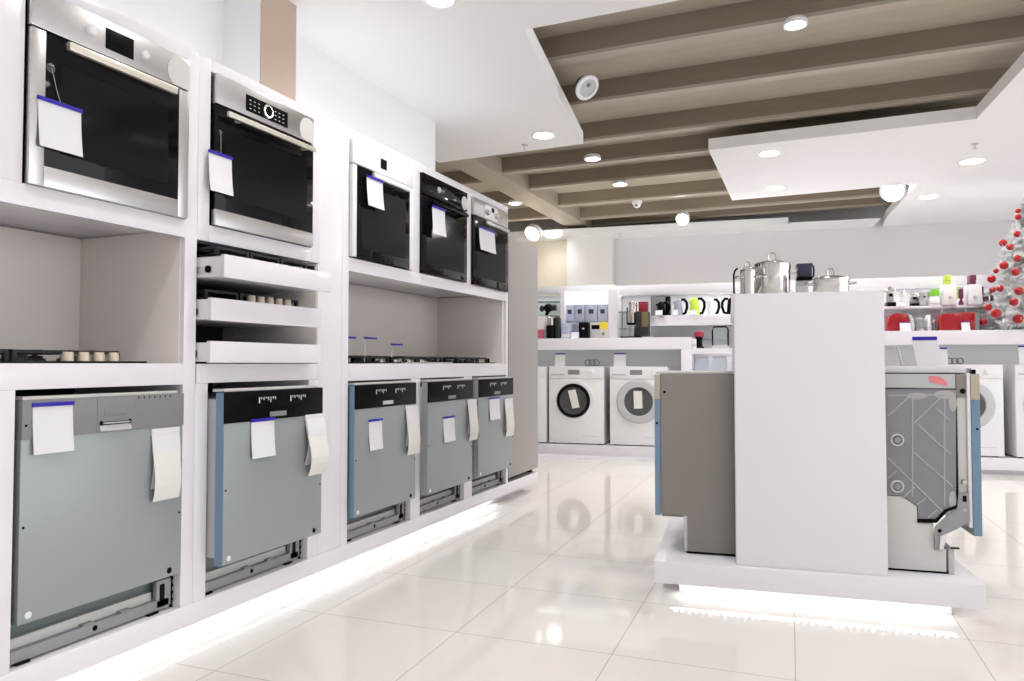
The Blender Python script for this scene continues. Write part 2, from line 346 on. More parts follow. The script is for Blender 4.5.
oven('all-black oven with round white sticker on its control panel, middle of three', 4.055, 1.576, 'glass', 'blackp', 4)
oven('black oven with steel panel and two steel knobs, next to the tall fridge', 4.742, 1.5745, 'steel', 'blackp', 5)
def wall_tag(label, x0, x1, y0, y1, e, cup=None, **k):
    p = at_wall((x0 + x1) / 2, y0, e); a = at_wall(x0, y0, e); b_ = at_wall(x1, y0, e); q = at_wall((x0 + x1) / 2, y1, e)
    return card_tag('price_card', label, p, 0, abs(b_.y - a.y), abs(p.z - q.z), cup=cup, **k)
wall_tag('price card hanging on the steel-framed leftmost oven', 39, 82, 103.5, 152, .020, (-.03, .10))
wall_tag('price card hanging on the oven with the ring dial', 209, 232, 154, 193.5, .0175, (.0, .085))
wall_tag('price card hanging on the white-framed oven', 367, 383, 178.5, 208, .0355)
wall_tag('price card hanging on the all-black oven', 432.5, 445, 208, 235.5, .0575)
wall_tag('price card hanging on the oven beside the fridge', 479.5, 495, 229.5, 252, .0355)

# ------------------------------------------------------------------ dishwashers
def dishwasher(label, y, e, style, sidefilm):
    W = .2965; Z0 = .150; t = thing('built_in_dishwasher', label, 'dishwasher', (-D, y, Z0), 0, 'dishwashers under the worktops')
    lz = lambda z: z - Z0
    lab(MB().box(-.54, e - .045 if e > .05 else -.03, -W + .008, W - .008, lz(.30), lz(.905), .004).build('tub', 'lgrey' if e > .05 else 'dgrey', t), 'grey tub behind the door')
    th = .032 if e < .05 else .036
    d = MB().box(e - th, e, -W, W, lz(.278), lz(.932), .0025).build('door', 'door', t)
    pm = 'dgrey' if style == 'grey' else 'blackp'
    p = MB().box(e - th - .002, e + .004, -W - .0005, W + .0005, lz(.818 if style == 'grey' else .813), lz(.934), .002).build('control_panel', pm, d)
    lab(MB().box(e - th - .03, e - .006, -W + .006, W - .02, lz(.9345), lz(.9445), .001).build('top_edge', 'offw', d), 'pale top edge strip')
    if sidefilm: lab(MB().box(e - th - .0025, e - .002, -W - .003, -W - .0008, lz(.276), lz(.931), .0006).build('edge_film', sidefilm, d), 'blue protective film on the door edge')
    if style == 'grey':
        q = MB().box(e + .003, e + .0055, -.055, .082, lz(.820), lz(.932), .001)
        q.build('handle_surround', 'dgrey', p)
        q = MB().box(e + .005, e + .0065, -.040, .065, lz(.842), lz(.852)).box(e + .005, e + .0065, -.046, -.036, lz(.835), lz(.856)).box(e + .005, e + .0065, .062, .072, lz(.835), lz(.856))
        lab(q.build('handle_recess', 'blackp', p), 'black recessed grip')
        MB().box(e + .0055, e + .014, -.036, .062, lz(.846), lz(.850), .001).build('grip_bar', 'lgrey', p)
        MB().prism([(e + .0056, lz(.842)), (e + .0062, lz(.842)), (e + .013, lz(.823)), (e + .0056, lz(.821))], -.046, .070, 'y', .0006).build('grip_scoop', 'lgrey', p)
        MB().box(e + .0045, e + .007, -.03, .05, lz(.872), lz(.894), .001).build('clip', 'dgrey', p)
        q = MB()
        for i in range(7): q.box(e + .0038, e + .0046, .10 + i * .022, .104 + i * .022, lz(.922), lz(.930))
        q.build('vent_marks', 'blackp', p)
    else:
        q = MB()
        rr = random.Random(int(y * 100))
        for y0 in (-.115, .075):
            for i in range(8):
                hgt = (.022, .006, .010, .004, .012, .020, .006, .010)[i]
                q.box(e + .0038, e + .0046, y0 + i * .0135, y0 + i * .0135 + (.004 if i % 3 else .006), lz(.905) - hgt, lz(.907))
        q.build('printed_symbols', 'icon', p)
        MB().box(e + .003, e + .006, -.05, .05, lz(.825), lz(.845), .002).build('grip', 'dgrey' if style == 'black' else 'lgrey', p)
    for s in (-1, 1):
        MB().lathe([(0, .003), (.009, .002), (.011, 0), (0, -.001)], (e, s * .255 - .01, lz(.300)), 'x', 12).build('screw_cap', 'white' if s < 0 else 'blackp', d)
    q = MB()
    for s, z in ((-1, .56), (1, .50), (-1, .86)): q.lathe([(0, .0015), (.004, .001), (.0045, -.001), (0, -.001)], (e + .004 * (z > .8), s * .285, lz(z)), 'x', 10)
    q.build('screw', 'blackp', d)
    # base: sloping plate, pale skirt, zinc plate with hole and side brackets
    MB().prism([(-.040, lz(.330)), (-.10, lz(.330)), (-.10, lz(.19)), (-.078, lz(.19)), (-.070, lz(.25))], -W + .012, W - .03, 'y').build('hinge_cover', 'teal', t)
    lab(MB().box(-.075, -.055, -W + .006, W - .075, lz(.188), lz(.224), .003).build('skirt', 'offw', t), 'pale skirt above the base')
    q = MB().box(-.055, -.030, -W + .004, W - .020, lz(.158), lz(.194), .002).box(-.5, -.055, -W + .004, W - .02, lz(.158), lz(.188), .002)
    for i in range(3): q.box(-.055, -.034, -.06 + i * .14, -.02 + i * .14, lz(.194), lz(.199))
    bp = q.build('base', 'zinc', t)
    MB().lathe([(0, .0012), (.009, .0012), (.009, -.001), (0, -.001)], (-.030, -.02, lz(.178)), 'x', 14).build('hole', 'blackp', bp)
    q = MB().box(-.050, -.030, W - .075, W - .012, lz(.165), lz(.262), .002)
    br = q.build('bracket', 'zinc', bp)
    MB().box(-.031, -.0285, W - .062, W - .042, lz(.190), lz(.248), .003).build('slot', 'blackp', br)
    q = MB().box(-.052, -.030, W - .012, W - .006, lz(.153), lz(.285), .001)
    for i in range(4): q.box(-.05, -.028, W - .014, W - .004, lz(.175) + i * .026, lz(.185) + i * .026)
    q.build('spring', 'blackp', br)
    for yy in (-W + .03, W - .10):
        MB().box(-.09, -.024, yy - .012, yy + .03, 0, lz(.159), .001).build('foot', 'blackp', t)
    MB().box(-.5, -.47, -W + .03, W - .03, 0, lz(.16)).build('rear_foot', 'blackp', t)
    return t
dishwasher('dishwasher with grey plastic control strip and grip recess, leftmost of its row', 1.732, .004, 'grey', None)
dishwasher('dishwasher with black control strip and blue door edge, under the drawers', 2.450, .080, 'black', 'film')
dishwasher('dishwasher with black control strip under the white-framed oven', 3.3645, .033, 'blackpale', 'film')
dishwasher('dishwasher with black control strip, middle of the three under the niche', 4.0575, .056, 'black', 'zinc')
dishwasher('dishwasher with black control strip, beside the tall fridge', 4.756, .050, 'black', 'zinc')
wall_tag('price card on the grey-topped leftmost dishwasher', 33.5, 73.5, 403, 452.5, .0095, bend=.010)
wall_tag('price card on the dishwasher below the drawers', 251.5, 274.5, 419, 457, .0845, bend=.01)
wall_tag('price card on the dishwasher below the white-framed oven', 369, 382, 419.5, 449.5, .0345, bend=.01)
wall_tag('price card on the middle dishwasher of the three', 443.5, 454.5, 416.5, 441.5, .0575, bend=.01)
wall_tag('price card high on the dishwasher beside the fridge', 489.5, 499.5, 397.5, 419.5, .0545, bend=.01)
def booklet(label, x0, x1, y0, y1, e, curl=.05):
    p = at_wall((x0 + x1) / 2, y0, e); a = at_wall(x0, y0, e); b_ = at_wall(x1, y0, e); q = at_wall((x0 + x1) / 2, y1, e)
    w = abs(b_.y - a.y); h = abs(p.z - q.z); t = thing('paper_leaflet', label, 'leaflet', p, 0, 'folded leaflets taped to the dishwasher doors')
    n = 10
    path = [(.004 + curl * math.sin(PI * min(1, i / n * .9)) * (i / n), -h * i / n) for i in range(n + 1)]
    MB().sheet(path, -w / 2, w / 2, 'y', -.0016).build('pages', 'cream', t)
    path = [(.0015 + curl * .35 * math.sin(PI * i / n), -h * .82 * i / n) for i in range(n + 1)]
    MB().sheet(path, -w / 2 + .002, w / 2 + .006, 'y', -.0012).build('back_page', 'card', t)
    MB().box(-.0005, .0055, -w / 2 - .001, w / 2 + .006, -.02, .004, .0005).build('tape', 'card', t)
    return t
booklet('cream leaflet taped to the leftmost dishwasher door', 151.5, 177.5, 429, 499, .0045, .030)
booklet('curled cream leaflet taped to the door below the drawers', 305, 322.5, 415, 474, .082, .055)
booklet('cream leaflet taped below the white-framed oven, left of three', 405.5, 417, 406, 454, .036, .03)
booklet('cream leaflet taped to the middle dishwasher of the three', 467.5, 475.5, 400, 440, .060, .03)
booklet('cream leaflet taped to the dishwasher beside the fridge', 504.5, 512, 399, 436, .053, .025)

# ------------------------------------------------------------------ hobs
def hob(label, loc, L, dpt, kind, group='gas hobs on the worktops', k0=.05, nk=4):
    # local y along the wall, x outward, base on z = 0
    t = thing('gas_hob', label, 'hob', loc, 0, group)
    MB().box(-dpt, 0, -L / 2, L / 2, 0, .007, .002).build('hob_plate', 'steel' if kind == 'steel' else 'glass', t)
    n = 3 if L > .55 else 2
    for k in range(n):
        y0 = -L / 2 + .02 + k * (L - .10) / n; y1 = y0 + (L - .10) / n - .012
        q = MB()
        for xx in (-dpt + .03, -.03): q.box(xx - .006, xx + .006, y0, y1, .030, .041, .002)
        for yy in (y0 + .006, (y0 + y1) / 2, y1 - .006): q.box(-dpt + .03, -.03, yy - .005, yy + .005, .030, .042, .002)
        for xx in (-dpt + .03, -.03):
            for yy in (y0 + .006, y1 - .006): q.box(xx - .007, xx + .007, yy - .007, yy + .007, .0065, .034, .001)
        for xx in (-dpt * .32, -dpt * .7): q.box(xx - .005, xx + .005, y0, y1, .031, .041, .001)
        q.build('pan_support', 'iron', t)
        for xx in (-dpt * .3, -dpt * .72):
            MB().lathe([(0, .026), (.030, .026), (.034, .021), (.034, .017), (.042, .015), (.045, .007), (0, .006)], (xx, (y0 + y1) / 2, 0), 'z', 20).build('burner', 'iron' if kind != 'steel' else 'chrome', t)
    for i in range(nk):
        MB().lathe([(0, .036), (.016, .036), (.018, .032), (.019, .007), (0, .007)], (-.022 if kind != 'black' else -.026, k0 + i * .055 if kind == 'black' else L / 2 - .035 - i * .0, 0) if kind == 'black' else (-.05 - i * (dpt - .10) / 3, L / 2 - .035, 0), 'z', 16).build('knob', 'knobw' if kind == 'black' else 'blackp', t)
    return t
hob('black gas hob with beige knobs in the left niche', (-D - .02, 1.56, 1.0445), .66, .48, 'black')
hob('black gas hob at the near end of the right niche', (-D - .02, 3.34, 1.0425), .50, .47, 'iron')
hob('steel gas hob with black pan supports, middle of the right niche', (-D - .02, 3.93, 1.0425), .58, .47, 'steel')
hob('black glass gas hob at the far end of the right niche', (-D - .02, 4.60, 1.0425), .58, .47, 'iron')
hob('dark gas hob lying in the top pull-out drawer', (-D + .095, 2.415, 1.4465), .64, .40, 'iron', 'hobs in the drawers')
def hob2():
    t = hob('black gas hob with beige knobs in the middle pull-out drawer', (-D + .035, 2.426, 1.2865), .65, .40, 'black', 'hobs in the drawers', -.06, 5)
hob2()
def stem_tag(label, x0, x1, yt, yb, e):
    a = at_wall(x0, yt, e); b_ = at_wall(x1, yt, e); q = at_wall((x0 + x1) / 2 + 2, yb, e)
    zb = 1.0425 + .0072; t = thing('price_card', label, 'price card', (-D + e, (a.y + b_.y) / 2, zb), 0, 'blue-headed price cards'); h = a.z - zb; w = b_.y - a.y
    MB().sheet([(0, 0), (-.004, h * .35), (-.002, h * .7), (.006, h)], -w / 2, -w / 2 + .016, 'y', .002).build('card_stem', 'lgrey', t)
    MB().box(-.006, .010, -w / 2, w / 2, h - .004, h + .006, .001).build('header_strip', 'blue', t)
stem_tag('price card standing on the near hob, second from the niche edge', 364.5, 375.5, 338, 360, -.09)
stem_tag('price card standing beside the near edge of the right niche', 346, 354.8, 337.5, 360, -.09)
stem_tag('price card standing on the steel hob', 391.5, 401.5, 344.5, 360, -.09)

# ------------------------------------------------------------------ tall fridge
t = thing('tall_fridge', 'tall grey steel fridge at the end of the oven wall', 'fridge', (-D, 5.40, .15))
MB().box(-.58, -.045, -.305, .308, .022, 1.855, .004).build('cabinet', 'side', t)
MB().box(-.042, .0, -.307, .310, .032, 1.857, .008).build('door', 'fridge', t)
q = MB()
for yy in (-.26, .24): q.box(-.5, -.03, yy - .02, yy + .02, 0, .024)
q.build('foot', 'blackp', t)

# ------------------------------------------------------------------ island
ip = thingR('island_plinth', 'white floating plinth under the free-standing island', 'plinth', .32, 3.34, 0)
P_(ip, 'platform', 'lacquer', (-.645, .650, 0, 2.0, .07, .166), bev=.002)
P_(ip, 'kickboard', 'lacquer', (-.545, .56, .13, 1.9, 0, .0695), bev=.001)
led('led_tape', 'glowing white light strip under the island plinth', RW(.88, 3.40, .0605), DEL + PI / 2, 1.14)
iu = thingR('island_unit', 'white free-standing island with plain end panel facing the aisle', 'cabinet', .32, 3.37, .1665)
P_(iu, 'end_panel', 'lacquer', (-.292, .304, 0, .022, 0, 1.182), bev=.002)
P_(iu, 'core_panel', 'lacquer', (-.020, .020, .0225, 1.85, 0, 1.150))
P_(iu, 'end_panel', 'lacquer', (-.296, .304, 1.851, 1.873, 0, 1.15), bev=.002)
P_(iu, 'worktop', 'lacquer', (-.305, .304, .0225, 1.85, 1.151, 1.182), bev=.002)
P_(iu, 'side_board', 'lacquer', (-.296, -.27, .0225, .08, 0, 1.15)); P_(iu, 'side_board', 'lacquer', (.28, .304, .0225, .065, 0, 1.15))

def RX(px, Y): return at_r(px, 363, Y).x
def RZ(py, Y, px=700): return at_r(px, py, Y).z
# left-hand dishwasher seen from its closed side
YL = 3.505; xo = .32
t = thingR('built_in_dishwasher', 'dishwasher with plain taupe side, left of the island end panel', 'dishwasher', -.15, YL, .1665, 0, 'dishwashers let into the island')
lx = lambda px: at_r(px, 450, YL).x + .15
lz = lambda py, px=690: at_r(px, py, YL).z - .1665
q = MB().prism([(lx(660.5), lz(374)), (.19 + .15 - .03, lz(374)), (.19 + .15 - .03, .012), (lx(687), .012), (lx(687), lz(517)), (lx(660.5), lz(514))], 0, .58, 'y', .002)
bd = q.build('side_panel', 'side', t)
MB().box(lx(686), .28, .012, .56, 0, .0125).build('foot', 'blackp', t)
d = MB().box(lx(655), lx(660.2), .0, .58, lz(515, 657), lz(375, 657), .002).build('door', 'door', t)
lab(MB().box(lx(655) - .001, lx(660.4), -.003, -.0005, lz(515, 657), lz(399, 657), .0005).build('edge_film', 'film', d), 'blue protective film on the door edge')
lab(MB().box(lx(655) - .001, lx(660.4), -.003, -.0005, lz(399, 657), lz(374.5, 657), .0005).build('edge_strip', 'tan', d), 'tan upper end of the door edge')
lab(MB().box(lx(683.5), lx(686.8), -.0, .5, .012, lz(516), .001).build('base_strip', 'lgrey', t), 'pale strip along the base')
MB().lathe([(0, -.004), (.006, -.004), (.007, 0), (0, 0)], (lx(664.8), 0, lz(392, 664)), 'y', 12).build('screw', 'blackp', bd)
MB().lathe([(0, -.004), (.005, -.004), (.006, 0), (0, 0)], (lx(657.2), -.002, lz(423, 657)), 'y', 12).build('screw', 'blackp', d)
MB().box(lx(661), lx(683), .01, .56, lz(518), lz(514.6), .001).build('under_strip', 'dgrey', t)
lab(MB().box(lx(656), .3, .01, .57, lz(374) + .001, lz(374) + .01, .001).build('top_edge', 'offw', t), 'pale top edge')
# right-hand dishwasher seen from its open side
YQ = 3.465
t = thingR('built_in_dishwasher', 'dishwasher with uncovered side, grey ribbed pad and hinge, right of the island', 'dishwasher', .85, YQ, .1665, 0, 'dishwashers let into the island')
gx = lambda px, py=450: at_r(px, py, YQ).x - .85
gz = lambda py, px=930: at_r(px, py, YQ).z - .1665
def gp(pts): return [(at_r(a, b_, YQ).x - .85, max(.009, at_r(a, b_, YQ).z - .1665)) for a, b_ in pts]
tub = lab(MB().prism(gp([(885, 389), (957, 388), (957, 507), (946, 511), (937, 520), (885, 524)]), .012, .57, 'y').build('tub', 'pad', t), 'grey tub under a ribbed sound pad')
padm = MB().prism(gp([(886, 391), (956.5, 390), (956.5, 506), (945, 510), (936, 519.5), (919, 519.5), (918, 506), (903, 496), (886, 495)]), .004, .012, 'y', .002).build('sound_pad', 'pad', tub)
MB().prism(gp([(917.5, 519), (936, 519), (945, 509.5), (957, 505), (958, 508), (947, 512), (937, 523), (917.5, 523)]), .0015, .0038, 'y').build('gap_shade', 'blackp', tub)  # black strip standing for the shade in the gap under the pad
MB().box(gx(956.8), gx(958.2), .006, .3, gz(505), gz(389)).build('gap_shade', 'blackp', tub)  # black strip for the shaded gap between pad and column
q = MB()
for (a, b_) in (((912.5, 396), (912.5, 497)), ((944.5, 396), (944.5, 506)), ((888, 416), (911, 395)), ((913.5, 424), (942, 396)), ((917, 424), (951, 455)), ((913, 452), (953, 487)), ((888, 458), (942, 511)), ((888, 478), (897, 471)), ((936, 408), (951, 422)), ((904, 497), (915, 487)), ((917, 505), (926, 498)), ((928, 518), (938, 509)), ((888, 396), (944, 395))):
    A, B = gp([a, b_]); q.tube([(A[0], .004, A[1]), (B[0], .004, B[1])], .0035, 6)
q.build('pad_ribs', 'rib', tub)
for cx, cy, w, h in ((917, 396, 9, 3), (945, 395, 9, 4), (953, 403, 3.5, 8), (953, 500, 3, 8)):
    A = gp([(cx, cy)])[0]; lab(MB().ball((A[0], .004, A[1]), .0045, (w, .25, h), 14).build('glue_smear', 'glue', tub), 'pale smear of glue')
for cx, cy in ((897.5, 440), (897.5, 486.5)):
    A = gp([(cx, cy)])[0]
    f_ = MB().lathe([(.020, -.004), (.026, -.004), (.028, .003), (.018, .003)], (A[0], .004, A[1]), 'y', 20, False).build('washer_ring', 'smear', tub)
    MB().lathe([(0, -.006), (.012, -.006), (.014, .003), (0, .003)], (A[0], .004, A[1]), 'y', 16).build('bolt', 'zinc', f_)
lab(MB().box(gx(885), gx(957), .006, .57, gz(388), gz(374), .002).build('top_rail', 'lgrey', t), 'pale grey top rail')
A = gp([(929, 376), (940, 376.5), (947, 382), (948, 386), (930, 382)]); MB().prism(A, .003, .0058, 'y').build('tape', 'redtape', t)
lab(MB().prism(gp([(886, 496), (903, 497), (917, 506.5), (918, 522), (934, 524), (934.5, 550), (947, 550), (947, 575), (886, 571.5)]), .008, .57, 'y', .001).build('base', 'offw', t), 'off-white sheet-metal base')
lab(MB().box(gx(947.2), gx(953), .008, .55, gz(574.5, 950), gz(549.5, 950), .001).build('base_end', 'lgrey', t), 'grey end of the base')
lab(MB().box(gx(958), gx(967.5), .010, .55, gz(509), gz(375), .002).build('hinge_column', 'offw', t), 'pale column beside the tub')
lab(MB().box(gx(957.5), gx(967.8), .004, .06, gz(397), gz(374), .002).build('hinge_cap', 'side', t), 'taupe cap on the column')
MB().lathe([(0, -.004), (.007, -.004), (.011, .0), (0, .002)], (gx(964), .004, gz(391)), 'y', 14).build('cap_screw', 'blackp', t)
hg = MB().prism(gp([(943, 519), (957, 508), (958.5, 493), (969, 493), (970, 521), (957, 529), (948, 533), (944, 537), (942, 549), (934.5, 549), (934.5, 527)]), -.004, .004, 'y', .001).build('hinge_arm', 'zinc', t)
lab(MB().prism(gp([(940, 536), (947, 533), (943, 549), (939, 549)]), -.008, -.0045, 'y', .001).build('hinge_clip', 'white', hg), 'white plastic clip')
MB().lathe([(0, -.014), (.009, -.014), (.013, -.003), (0, .012)], (gx(963.3), 0.0, gz(480.5)), 'y', 14).build('screw', 'chrome', t)
MB().box(gx(961.5), gx(965.5), -.0055, -.0042, gz(500), gz(494), .001).build('slot', 'blackp', hg)
MB().lathe([(0, -.009), (.006, -.009), (.008, -.0042), (0, -.0042)], (gx(963), 0, gz(508)), 'y', 12).build('rivet', 'lgrey', hg)
MB().lathe([(0, -.009), (.006, -.009), (.008, -.0042), (0, -.0042)], (gx(938), 0, gz(530)), 'y', 12).build('rivet', 'blackp', hg)
MB().cyl((gx(949), .0, gz(548, 953)), (gx(957.5), .0, gz(548, 953)), .004).build('pin', 'blackp', hg)
q = MB().box(gx(968), gx(971.5), .0, .57, gz(528, 970), gz(373, 970), .002).build('inner_door', 'white', t)
d = MB().box(gx(971.7), gx(980.5), .0, .575, gz(536, 976), gz(374, 976), .002).build('door', 'door', t)
lab(MB().box(gx(972), gx(980.7), -.003, -.0005, gz(536, 976), gz(400, 976), .0005).build('edge_film', 'film', d), 'blue protective film on the door edge')
lab(MB().box(gx(972), gx(980.7), -.003, -.0005, gz(399.7, 976), gz(374.5, 976), .0005).build('edge_strip', 'tan', d), 'tan upper end of the door edge')
MB().lathe([(0, -.006), (.004, -.006), (.005, -.003), (0, -.003)], (gx(977.5), 0, gz(429, 977)), 'y', 12).build('screw', 'blackp', d)
MB().box(gx(974), gx(978.2), .01, .05, gz(374) + .0, gz(369.5), .001).build('latch', 'blackp', d)
lab(MB().box(gx(885), gx(957), .01, .5, gz(374) + .0, gz(373.2), .0).build('gasket', 'blackp', t), 'black line of gasket')
lab(MB().box(gx(885), gx(970), .03, .5, gz(373), gz(366), .001).build('top_plate', 'lacquer', t), 'white top plate')
q = MB()
q.box(gx(886), gx(952), .012, .5, 0, .0085)
q.build('foot', 'blackp', t)
# things on the island
zt = .1665 + gz(366)
p = at_r(928, 337.5, 3.60)
t = thingR('price_card', 'large price card leaning on the open-sided island dishwasher', 'price card', p.x, 3.60, zt + .001, 0, 'blue-headed price cards')
h = p.z - zt - .001
MB().sheet([(-.02, 0), (-.01, h * .5), (.0, h)], -.048, .052, 'x', .002).build('card', 'card', t)
t.children[0].rotation_euler = (0, math.radians(-8), 0)
MB().box(-.062, .034, -.006, .003, h - .012, h + .004, .001).build('header_strip', 'blue', t)
A = at_r(897, 347, 3.62); B = at_r(902, 366, 3.62)
o = MB().tube([(A.x - B.x, .0, A.z - zt), (0, 0, .0045)], .005, 10).tube([(-.012, 0, .0045), (.03, 0, .0045)], .0045, 8).build('card_holder', 'chrome', None, RW(B.x, 3.62, zt), DEL)
tag(o, 'slanted steel card holder rod on the island dishwasher', 'holder')

ZI = .1665 + 1.1825
def ip_(px, Y): return at_r(px, 290, Y).x
def pot(label, px0, px1, top, Y, kn, cat='pot', lidh=.02):
    x0, x1 = ip_(px0, Y), ip_(px1, Y); r = (x1 - x0) / 2; h = at_r((px0 + px1) / 2, top, Y).z - ZI
    t = thingR('stock_pot' if h > .08 else 'saute_pan', label, cat, (x0 + x1) / 2, Y, ZI, 0, 'steel pots on the island top')
    MB().lathe([(0, 0), (r * .93, 0), (r * .97, .006), (r * .97, h * .8), (r, h * .88), (r, h), (r * .95, h), (r * .94, .01), (0, .008)], n=36).build('pot_body', 'chrome', t)
    ld = MB().lathe([(r * 1.01, h + .001), (r * 1.01, h + .004), (r * .8, h + lidh * .7), (r * .3, h + lidh), (0, h + lidh), (0, h + lidh - .003), (r * .9, h + .001)], n=36).build('lid', 'chrome', t)
    s = kn
    q = MB().tube([(-s * .5, 0, h + lidh - .002), (-s * .5, 0, h + lidh + s * .6), (-s * .3, 0, h + lidh + s), (s * .3, 0, h + lidh + s), (s * .5, 0, h + lidh + s * .6), (s * .5, 0, h + lidh - .002)], .0045, 8)
    q.build('lid_knob', 'chrome', ld)
    for sd in (-1, 1):
        MB().tube([(sd * r * .97, -.03, h * .75), (sd * (r + .02), -.028, h * .76), (sd * (r + .028), 0, h * .77), (sd * (r + .02), .028, h * .76), (sd * r * .97, .03, h * .75)], .004, 8).build('handle', 'chrome', t)
    return t
pot('tall polished steel stock pot with lid, largest on the island top', 754, 791, 265, 3.66, .036)
pot('small steel pot at the left end of the island top', 740, 756, 271, 3.56, .02)
pot('low wide steel pan with lid at the right end of the island top', 812, 850, 280, 3.60, .03, 'pan')
A = at_r(734, 292, 3.50)
t = thingR('ladle', 'black bent ladle handle sticking up at the island corner', 'ladle', A.x, 3.50, ZI, 0)
MB().tube([(0, 0, .012), (0, 0, .10), (.004, 0, .115), (.012, 0, .125), (.018, 0, .128)], .0042, 8).build('stem', 'blackp', t)
MB().lathe([(0, 0), (.016, .002), (.022, .012), (.020, .012), (0, .004)], n=16).build('bowl', 'chrome', t)
A = at_r(797, 292, 3.70); B = at_r(814.5, 280, 3.70)
t = thingR('carton', 'white carton behind the pots on the island top', 'box', (A.x + at_r(808.5, 292, 3.7).x) / 2, 3.74, ZI)
w = (at_r(809, 292, 3.7).x - A.x); hB = B.z - ZI
MB().box(-w / 2, w / 2, -.03, .03, 0, hB, .001).build('box', 'card', t)
MB().box(-w / 2 + .004, w / 2 - .004, -.0306, -.0302, hB * .7, hB * .9).build('printed_band', 'lgrey', t)
o = thingR('kettle_base', 'dark blue-black small appliance lying on a white carton', 'appliance', (A.x + B.x) / 2, 3.74, ZI + hB + .0005)
q = (B.x - A.x) / 2
MB().box(-q, q * .8, -.04, .04, 0, .018, .004).build('foot', 'blackp', o)
MB().box(-q * .9, q * .75, -.04, .04, .018, .076, .006).box(-q, q * .85, -.042, .042, .066, .080, .004).build('body', 'navy', o)
MB().tube([(q * .75, 0, .075), (q, 0, .07), (q * 1.05, 0, .05), (q, 0, .02), (q * .75, 0, .015)], .005, 8).build('handle', 'navy', o)
# ------------------------------------------------------------------ back counters (turned frame)
YB = 7.90
bp = thingR('counter_plinth', 'long low white plinth carrying the washing machines', 'plinth', 0, YB, 0)
P_(bp, 'platform', 'lacquer', (-3.0, 4.2, 0, .75, .045, .157))
P_(bp, 'kickboard', 'lacquer', (-2.9, 4.1, .06, .7, 0, .0445))
ca = thingR('display_counter', 'white counter over the washing machines behind the tall fridge', 'counter', 0, YB, .1575)
zr = lambda z: z - .1575
P_(ca, 'worktop', 'lacquer', (-3.0, at_r(691.6, 345, YB).x, 0, .75, zr(1.19), zr(1.316)))
xa, xb = at_r(681, 345, YB).x, at_r(691.6, 345, YB).x
P_(ca, 'end_panel', 'lacquer', (xa, xb, .001, .75, 0, zr(1.1895)))
lab(P_(ca, 'back_board', 'greyp', (-3.0, xa - .001, .70, .75, 0, zr(1.1895))), 'grey back board above the machines')
P_(ca, 'end_panel', 'lacquer', (-3.03, -3.001, .0, .75, 0, zr(1.316)))
cb = thingR('display_counter', 'white counter with red appliances right of the island', 'counter', 0, YB, .1575)
P_(cb, 'worktop', 'lacquer', (1.2, 4.2, 0, .75, zr(1.222), zr(1.356)))
lab(P_(cb, 'back_board', 'greyp', (1.2, 4.2, .70, .75, 0, zr(1.2215))), 'grey back board above the machines')
P_(cb, 'end_panel', 'lacquer', (1.17, 1.199, 0, .75, 0, zr(1.356))); P_(cb, 'end_panel', 'lacquer', (4.201, 4.23, 0, .75, 0, zr(1.356)))
# middle stand between them
cm = thingR('shelf_stand', 'low white stand with glass boxes beside the island end panel', 'shelf', 0, YB, .1575)
xm0, xm1 = xb + .002, 1.168
P_(cm, 'shelf', 'lacquer', (xm0, xm1, .02, .72, zr(1.14), zr(1.20)))
P_(cm, 'base', 'lacquer', (xm0, xm1, .02, .72, 0, zr(.93)))
P_(cm, 'back_board', 'lacquer', (xm0, xm1, .73, .75, 0, zr(1.45)))
# wall-high display back with shelves
YS = 8.62
du = thingR('display_shelving', 'long white shelving full of small appliances under the back wall', 'shelf', 0, YS + .05, 0)
P_(du, 'back_board', 'wall', (-3.0, 4.2, .0, .03, 0, 1.86))
P_(du, 'header', 'lacquer', (-1.25, 4.2, -.17, .03, 1.825, 1.94))
P_(du, 'header', 'lacquer', (-3.0, -1.255, -.17, .03, 1.87, 1.955))
xs0, xs1 = at_r(648, 320, 8.3).x, 1.2
P_(du, 'shelf', 'lacquer', (xs0, xs1, -.36, -.001, 1.46, 1.575))
lab(P_(du, 'back_strip', 'greyp', (xs0, xs1, -.12, -.08, 1.32, 1.459)), 'grey strip under the shelf')
P_(du, 'shelf', 'lacquer', (1.21, 4.2, -.36, -.001, 1.60, 1.625))
for px0, px1 in ((559.5, 564.5), (608, 617)):
    a, c = at_r(px0, 320, 8.2).x, at_r(px1, 320, 8.2).x
    P_(du, 'upright', 'lacquer', (a, c, -.45, -.001, 1.3165, 1.869))
a, c = at_r(565, 297, 8.25).x, at_r(608, 297, 8.25).x
lab(MB().box(a, c, -.36, -.30, at_r(580, 304, 8.25).z, 1.866, .002).build('lit_header', 'lightbox', du), 'backlit glowing header')
P_(du, 'shelf', 'glassclear', (a, c, -.38, -.001, at_r(580, 322.5, 8.25).z, at_r(580, 321, 8.25).z))
a0 = at_r(538, 302, 8.25).x - .3; c0 = at_r(559.3, 302, 8.25).x
P_(du, 'shelf', 'glassclear', (a0, c0, -.40, -.001, at_r(550, 316.2, 8.25).z, at_r(550, 315, 8.25).z), (a0, c0, -.40, -.001, at_r(550, 301.5, 8.25).z, at_r(550, 300.6, 8.25).z))
a1 = at_r(617.3, 311, 8.25).x; c1 = at_r(629, 311, 8.25).x
P_(du, 'shelf', 'glassclear', (a1, c1, -.40, -.001, at_r(620, 312, 8.25).z, at_r(620, 311, 8.25).z), (a1, c1, -.40, -.001, at_r(620, 329, 8.25).z, at_r(620, 328, 8.25).z))

